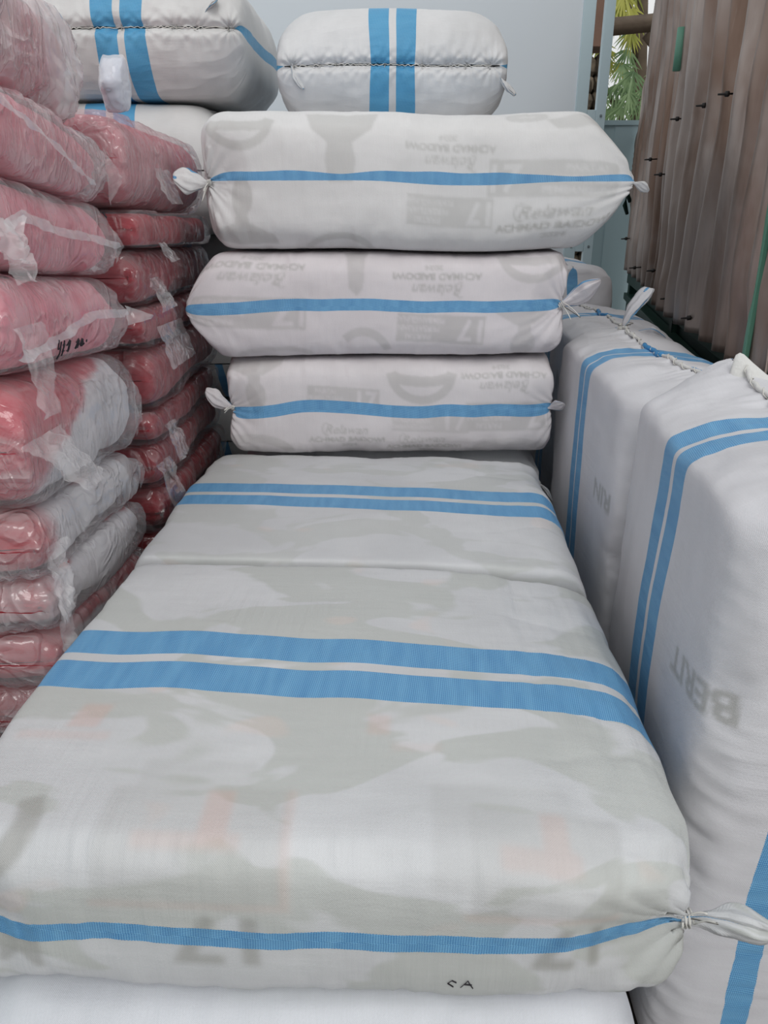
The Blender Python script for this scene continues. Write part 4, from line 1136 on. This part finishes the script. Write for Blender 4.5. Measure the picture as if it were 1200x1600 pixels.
def rust_mat():
    m, nt = new_mat('weathered_corrugated_iron'); N = NT(nt)
    tc = N.n('ShaderNodeTexCoord'); o3 = tc.outputs['Object']
    n1 = N.noise(N.mapv(o3, (1.0, 1.0, 0.5)), 2.2, 4, 0.55, 0.5)
    n2 = N.noise(N.mapv(o3, (7, 7, 0.9)), 3.0, 4, 0.6, 0.3)
    base = N.mix(N.ss(n1, 0.35, 0.68), c3(132, 108, 94), c3(182, 170, 164))
    base = N.mix(N.ss(n2, 0.45, 0.75, 0.0, 0.3), base, c3(88, 66, 52))
    n3 = N.noise(N.mapv(o3, (12, 12, 1.2)), 4.0, 3, 0.6, 0.2)
    base = N.mix(N.ss(n3, 0.58, 0.72, 0.0, 0.15), base, c3(190, 180, 170))
    p = N.n('ShaderNodeBsdfPrincipled'); N.l(base, p.inputs['Base Color'])
    p.inputs['Roughness'].default_value = 0.42; p.inputs['Metallic'].default_value = 0.6
    b = N.n('ShaderNodeBump'); b.inputs['Strength'].default_value = 0.35; b.inputs['Distance'].default_value = 0.004
    N.l(N.noise(N.mapv(o3, (3, 3, 1)), 14.0, 4), b.inputs['Height']); N.l(b.outputs[0], p.inputs['Normal'])
    o = N.n('ShaderNodeOutputMaterial'); N.l(p.outputs[0], o.inputs[0])
    return m
M_RUST = rust_mat()
def corrugated(a0, a1, zb0, zb1, ztop, pitch, amp, boff, seed, bulge_far=0.0, name='corrugated_sheet'):
    na, nz = int((a1 - a0) / 0.010), 90
    A, Z = np.meshgrid(np.linspace(0, 1, na), np.linspace(0, 1, nz))
    zb = zb0 + (zb1 - zb0) * A; z = zb + (ztop - zb) * Z
    a = a0 + (a1 - a0) * A
    # sheet edges wander and the ribs sway with the dents
    zz = (z - 1.2)
    a = a + bulge_far * A ** 6 * np.exp(-((zz - 0.75) / 0.22) ** 2) + 0.02 * A ** 8 * np.sin(zz * 3)
    sway = 0.05 * np.exp(-((zz - 0.62) / 0.35) ** 2) * np.sin(a * 4 + seed) + 0.02 * np.sin(zz * 2.2 + a)
    ph = (a + sway) / pitch * 2 * math.pi
    q = np.stack([a * 1.8, zz * 1.4, a * 0], -1)
    flat = np.clip(1.0 - 0.6 * np.clip(fbm(q + seed * 3.1, seed, 2) * 1.8, 0, 1), 0.3, 1)
    flat = flat * (1 - 0.3 * np.clip((zz - 0.7) / 0.8, 0, 1))
    b = boff + amp * np.sin(ph) * flat + 0.035 * fbm(np.stack([a * 1.2, zz * 1.3, a * 0], -1) + seed, seed + 3, 3)
    b = b + 0.006 * np.sin(ph * 2 + zz * 3) * (1 - flat)
    V = np.stack([G0[0] + GD[0] * a + GN[0] * b, G0[1] + GD[1] * a + GN[1] * b, z], -1).reshape(-1, 3) - np.array([G0[0], G0[1], 0])
    idx = np.arange(nz * na).reshape(nz, na)
    F = np.stack([idx[:-1, :-1], idx[1:, :-1], idx[1:, 1:], idx[:-1, 1:]], -1).reshape(-1, 4)
    o = link(name, V, F, M_RUST, gate)
    sd = o.modifiers.new('solid', 'SOLIDIFY'); sd.thickness = 0.004
    return o
corrugated(0.42, 2.14, 1.13, 1.155, 3.35, 0.185, 0.042, 0.030, 3)
corrugated(2.06, 3.47, 1.155, 1.215, 3.30, 0.165, 0.036, 0.012, 5, 0.16)
gate_box('rail', 0.40, GL, -0.06, -0.01, 1.075, 1.15, M_GREEN, 0.003, 1.12, 1.215)
gate_box('rail', 0.40, GL, -0.065, 0.0, 0.93, 0.975, M_GREEN, 0.003, 1.02, 1.06)
gate_box('rail', 0.40, GL, -0.06, -0.01, 3.22, 3.28, M_GREEN)
gate_box('lower_panel', 0.42, GL - 0.02, -0.085, -0.07, -1.15, 1.10, M_GREEN, 0, None, 1.15)
gate_box('post', GL - 0.07, GL, -0.10, -0.02, -1.2, 3.3, M_GREEN)
gate_box('post', 2.10, 2.16, -0.10, -0.04, -1.2, 3.3, M_GREEN)
gate_box('post', 0.40, 0.46, -0.10, -0.02, -1.2, 3.3, M_GREEN)
gate_box('post', 0.56, 0.585, 0.045, 0.06, 1.06, 3.3, M_GREENL)
gate_box('corner_patch', 3.30, 3.46, 0.05, 0.055, 2.78, 3.3, M_GREENL, 0)
hb = Vector(gl_(gp(2.13, 0.075, 2.12)))
tube('hinge', [hb, hb + Vector((0, 0, 0.075)), hb + Vector((0, 0, 0.078)), hb + Vector((0, 0, 0.16))], 0.020, M_GREENL, gate, 14)
for (a, z) in [(2.05, 1.93), (1.55, 1.93), (1.22, 1.93), (2.65, 1.80), (2.30, 1.72), (3.2, 1.40), (2.75, 1.27), (2.18, 1.30), (2.9, 2.72), (1.75, 1.22), (1.3, 1.2)]:
    p0 = Vector(gl_(gp(a, 0.03, z))); p1 = Vector(gl_(gp(a - 0.02, 0.095, z - 0.004)))
    tube('bolt', [p0, p0.lerp(p1, 0.45), p0.lerp(p1, 0.46), p0.lerp(p1, 0.62), p0.lerp(p1, 0.63), p1], [0.003, 0.003, 0.009, 0.009, 0.004, 0.003], M_BOLT, gate, 8)
lt = Vector(gl_(gp(3.46, 0.03, 1.60)))
tube('latch', [lt, lt + Vector((-0.03, -0.02, 0.05)), lt + Vector((-0.035, -0.02, -0.02)), lt + Vector((-0.01, 0, -0.07))], [0.012, 0.016, 0.014, 0.01], M_GREEN, gate, 8)

# ------------------------------------------------------------------ what shows through the gap beyond
shed = thing('timber_frame', 'grey weathered timber beam and slanting brace seen through the gap', 'timber frame', (1.7, 6.9, -1.2))
tube('beam', [(-0.3, 0, 4.02), (0.6, 0.02, 4.10), (1.5, 0.05, 4.16)], 0.062, M_BARK, shed, 4)
tube('brace', [(0.35, 0.06, 4.02), (0.95, 0.10, 3.45)], 0.05, M_BARK, shed, 4)
tube('post', [(1.1, 0.12, 0.0), (1.1, 0.12, 4.4)], 0.06, M_BARK, shed, 4)
tube('post', [(-0.28, 0.0, 0.0), (-0.28, 0.0, 4.4)], 0.06, M_BARK, shed, 4)
# rubble pillar behind the punched slots
rv = np.random.RandomState(4)
pil = thing('stone_pillar', 'brown rubble stone pillar seen through the slots of the frame', 'pillar', (1.46, 6.3, -1.2))
V = []; F = []
import bmesh
bm = bmesh.new()
for row in range(34):
    for c in range(3):
        r = bmesh.ops.create_icosphere(bm, subdivisions=2, radius=0.5)
        sx_, sy_, sz_ = rv.uniform(0.08, 0.10), 0.26, rv.uniform(0.12, 0.15)
        for v in r['verts']:
            q = v.co; k = 1 + 0.25 * vnoise(np.array([[q.x * 2 + row, q.y * 2 + c, q.z * 2]]), 9)[0]
            v.co = Vector((q.x * sx_ * k * 1.1 + (c - 1) * 0.075 + rv.uniform(-.0, .0), q.y * sy_ * k, q.z * sz_ * k * 1.1 + 0.06 + row * 0.11))
me = bpy.data.meshes.new('rubble'); bm.to_mesh(me); bm.free(); me.materials.append(M_STONE)
rb = bpy.data.objects.new('rubble', me); COL.objects.link(rb); rb.parent = pil
boxes('cap_board', [(-0.12, 0.115, -0.14, 0.14, 3.80, 4.9)], mat_plain('brown_board', c3(120, 92, 78), 0.8, 0, 0.15, 6, 0.4), pil)

# tree with drooping fans of narrow leaves
tree = thing('leafy_tree', 'green tree with drooping fans of narrow leaves beyond the gap', 'tree', (2.35, 8.3, -1.2))
tube('trunk', [(0.1, 0.3, 0), (0.0, 0.3, 2.0), (0.15, 0.2, 3.6), (0.0, 0.2, 5.5)], [0.14, 0.11, 0.08, 0.03], M_BARK, tree, 10)
tube('branch', [(0.1, 0.2, 3.4), (-0.3, 0.0, 3.9), (-0.7, -0.1, 4.1)], [0.03, 0.02, 0.008], M_BARK, tree, 7)
tube('branch', [(0.1, 0.2, 4.0), (-0.1, 0.0, 4.5), (-0.6, -0.2, 4.7)], [0.03, 0.02, 0.008], M_BARK, tree, 7)
def leaf_mat(name, a, b):
    m, nt = new_mat(name); N = NT(nt); tc = N.n('ShaderNodeTexCoord')
    c = N.mix(N.ss(N.noise(tc.outputs['Object'], 5.0, 2), 0.35, 0.65), a, b)
    d = N.n('ShaderNodeBsdfPrincipled'); N.l(c, d.inputs['Base Color']); d.inputs['Roughness'].default_value = 0.5
    t = N.n('ShaderNodeBsdfTranslucent'); N.l(c, t.inputs[0])
    mx = N.n('ShaderNodeMixShader'); mx.inputs[0].default_value = 0.35; N.l(d.outputs[0], mx.inputs[1]); N.l(t.outputs[0], mx.inputs[2])
    o = N.n('ShaderNodeOutputMaterial'); N.l(mx.outputs[0], o.inputs[0]); return m
ML = [leaf_mat('leaf_green', c3(98, 128, 88), c3(140, 166, 120)), leaf_mat('leaf_yellow_green', c3(150, 156, 70), c3(190, 190, 96))]
rng = random.Random(12)
Vv = [[], []]; Ff = [[], []]
for k in range(150):
    x = rng.uniform(-0.85, 0.55); y = rng.uniform(-0.5, 0.5); z = rng.uniform(3.0, 5.2)
    wch = 1 if (z > 4.0 and rng.random() < 0.75) or (z < 3.45 and rng.random() < 0.5) else 0
    nl = rng.randint(8, 12); az = rng.uniform(-0.5, 0.5); R = rng.uniform(0.14, 0.26)
    for i in range(nl):
        t = (i / (nl - 1) - 0.5) * rng.uniform(2.0, 2.4) + az
        d = Vector((math.sin(t), rng.uniform(-0.35, 0.1), -math.cos(t) * 0.9)).normalized()
        L = R * (1 - 0.35 * abs(i / (nl - 1) - 0.5)); w = 0.009
        s_ = d.cross(Vector((0.1, 1, 0.1))).normalized(); b = len(Vv[wch]); c = Vector((x, y, z))
        for q, ww in ((0.0, 0.3), (0.35, 1.0), (0.7, 0.8), (1.0, 0.05)):
            pt = c + d * L * q + Vector((0, 0, -0.10 * L * q * q * 3))
            Vv[wch] += [pt - s_ * w * ww, pt + s_ * w * ww]
        for j in range(3): Ff[wch].append((b + 2 * j, b + 2 * j + 1, b + 2 * j + 3, b + 2 * j + 2))
f0 = link('foliage', Vv[0], Ff[0], ML[0], tree); f1_ = link('young_foliage', Vv[1], Ff[1], ML[1], tree)
f1_['label'] = 'yellow-green younger leaves'

# marker letters near the lower front edge of the foreground sack
scribble('marker_letters', c1, [[(0, 0.1), (0.5, 0.9), (0.9, 0.0)], [(0.25, 0.5), (0.8, 0.45)], [(-0.5, 0.2), (-0.9, 0.6), (-0.6, 0.9), (-0.3, 0.7)]], -0.085, 0.20, 0.020, off=0.0015, r=0.001)
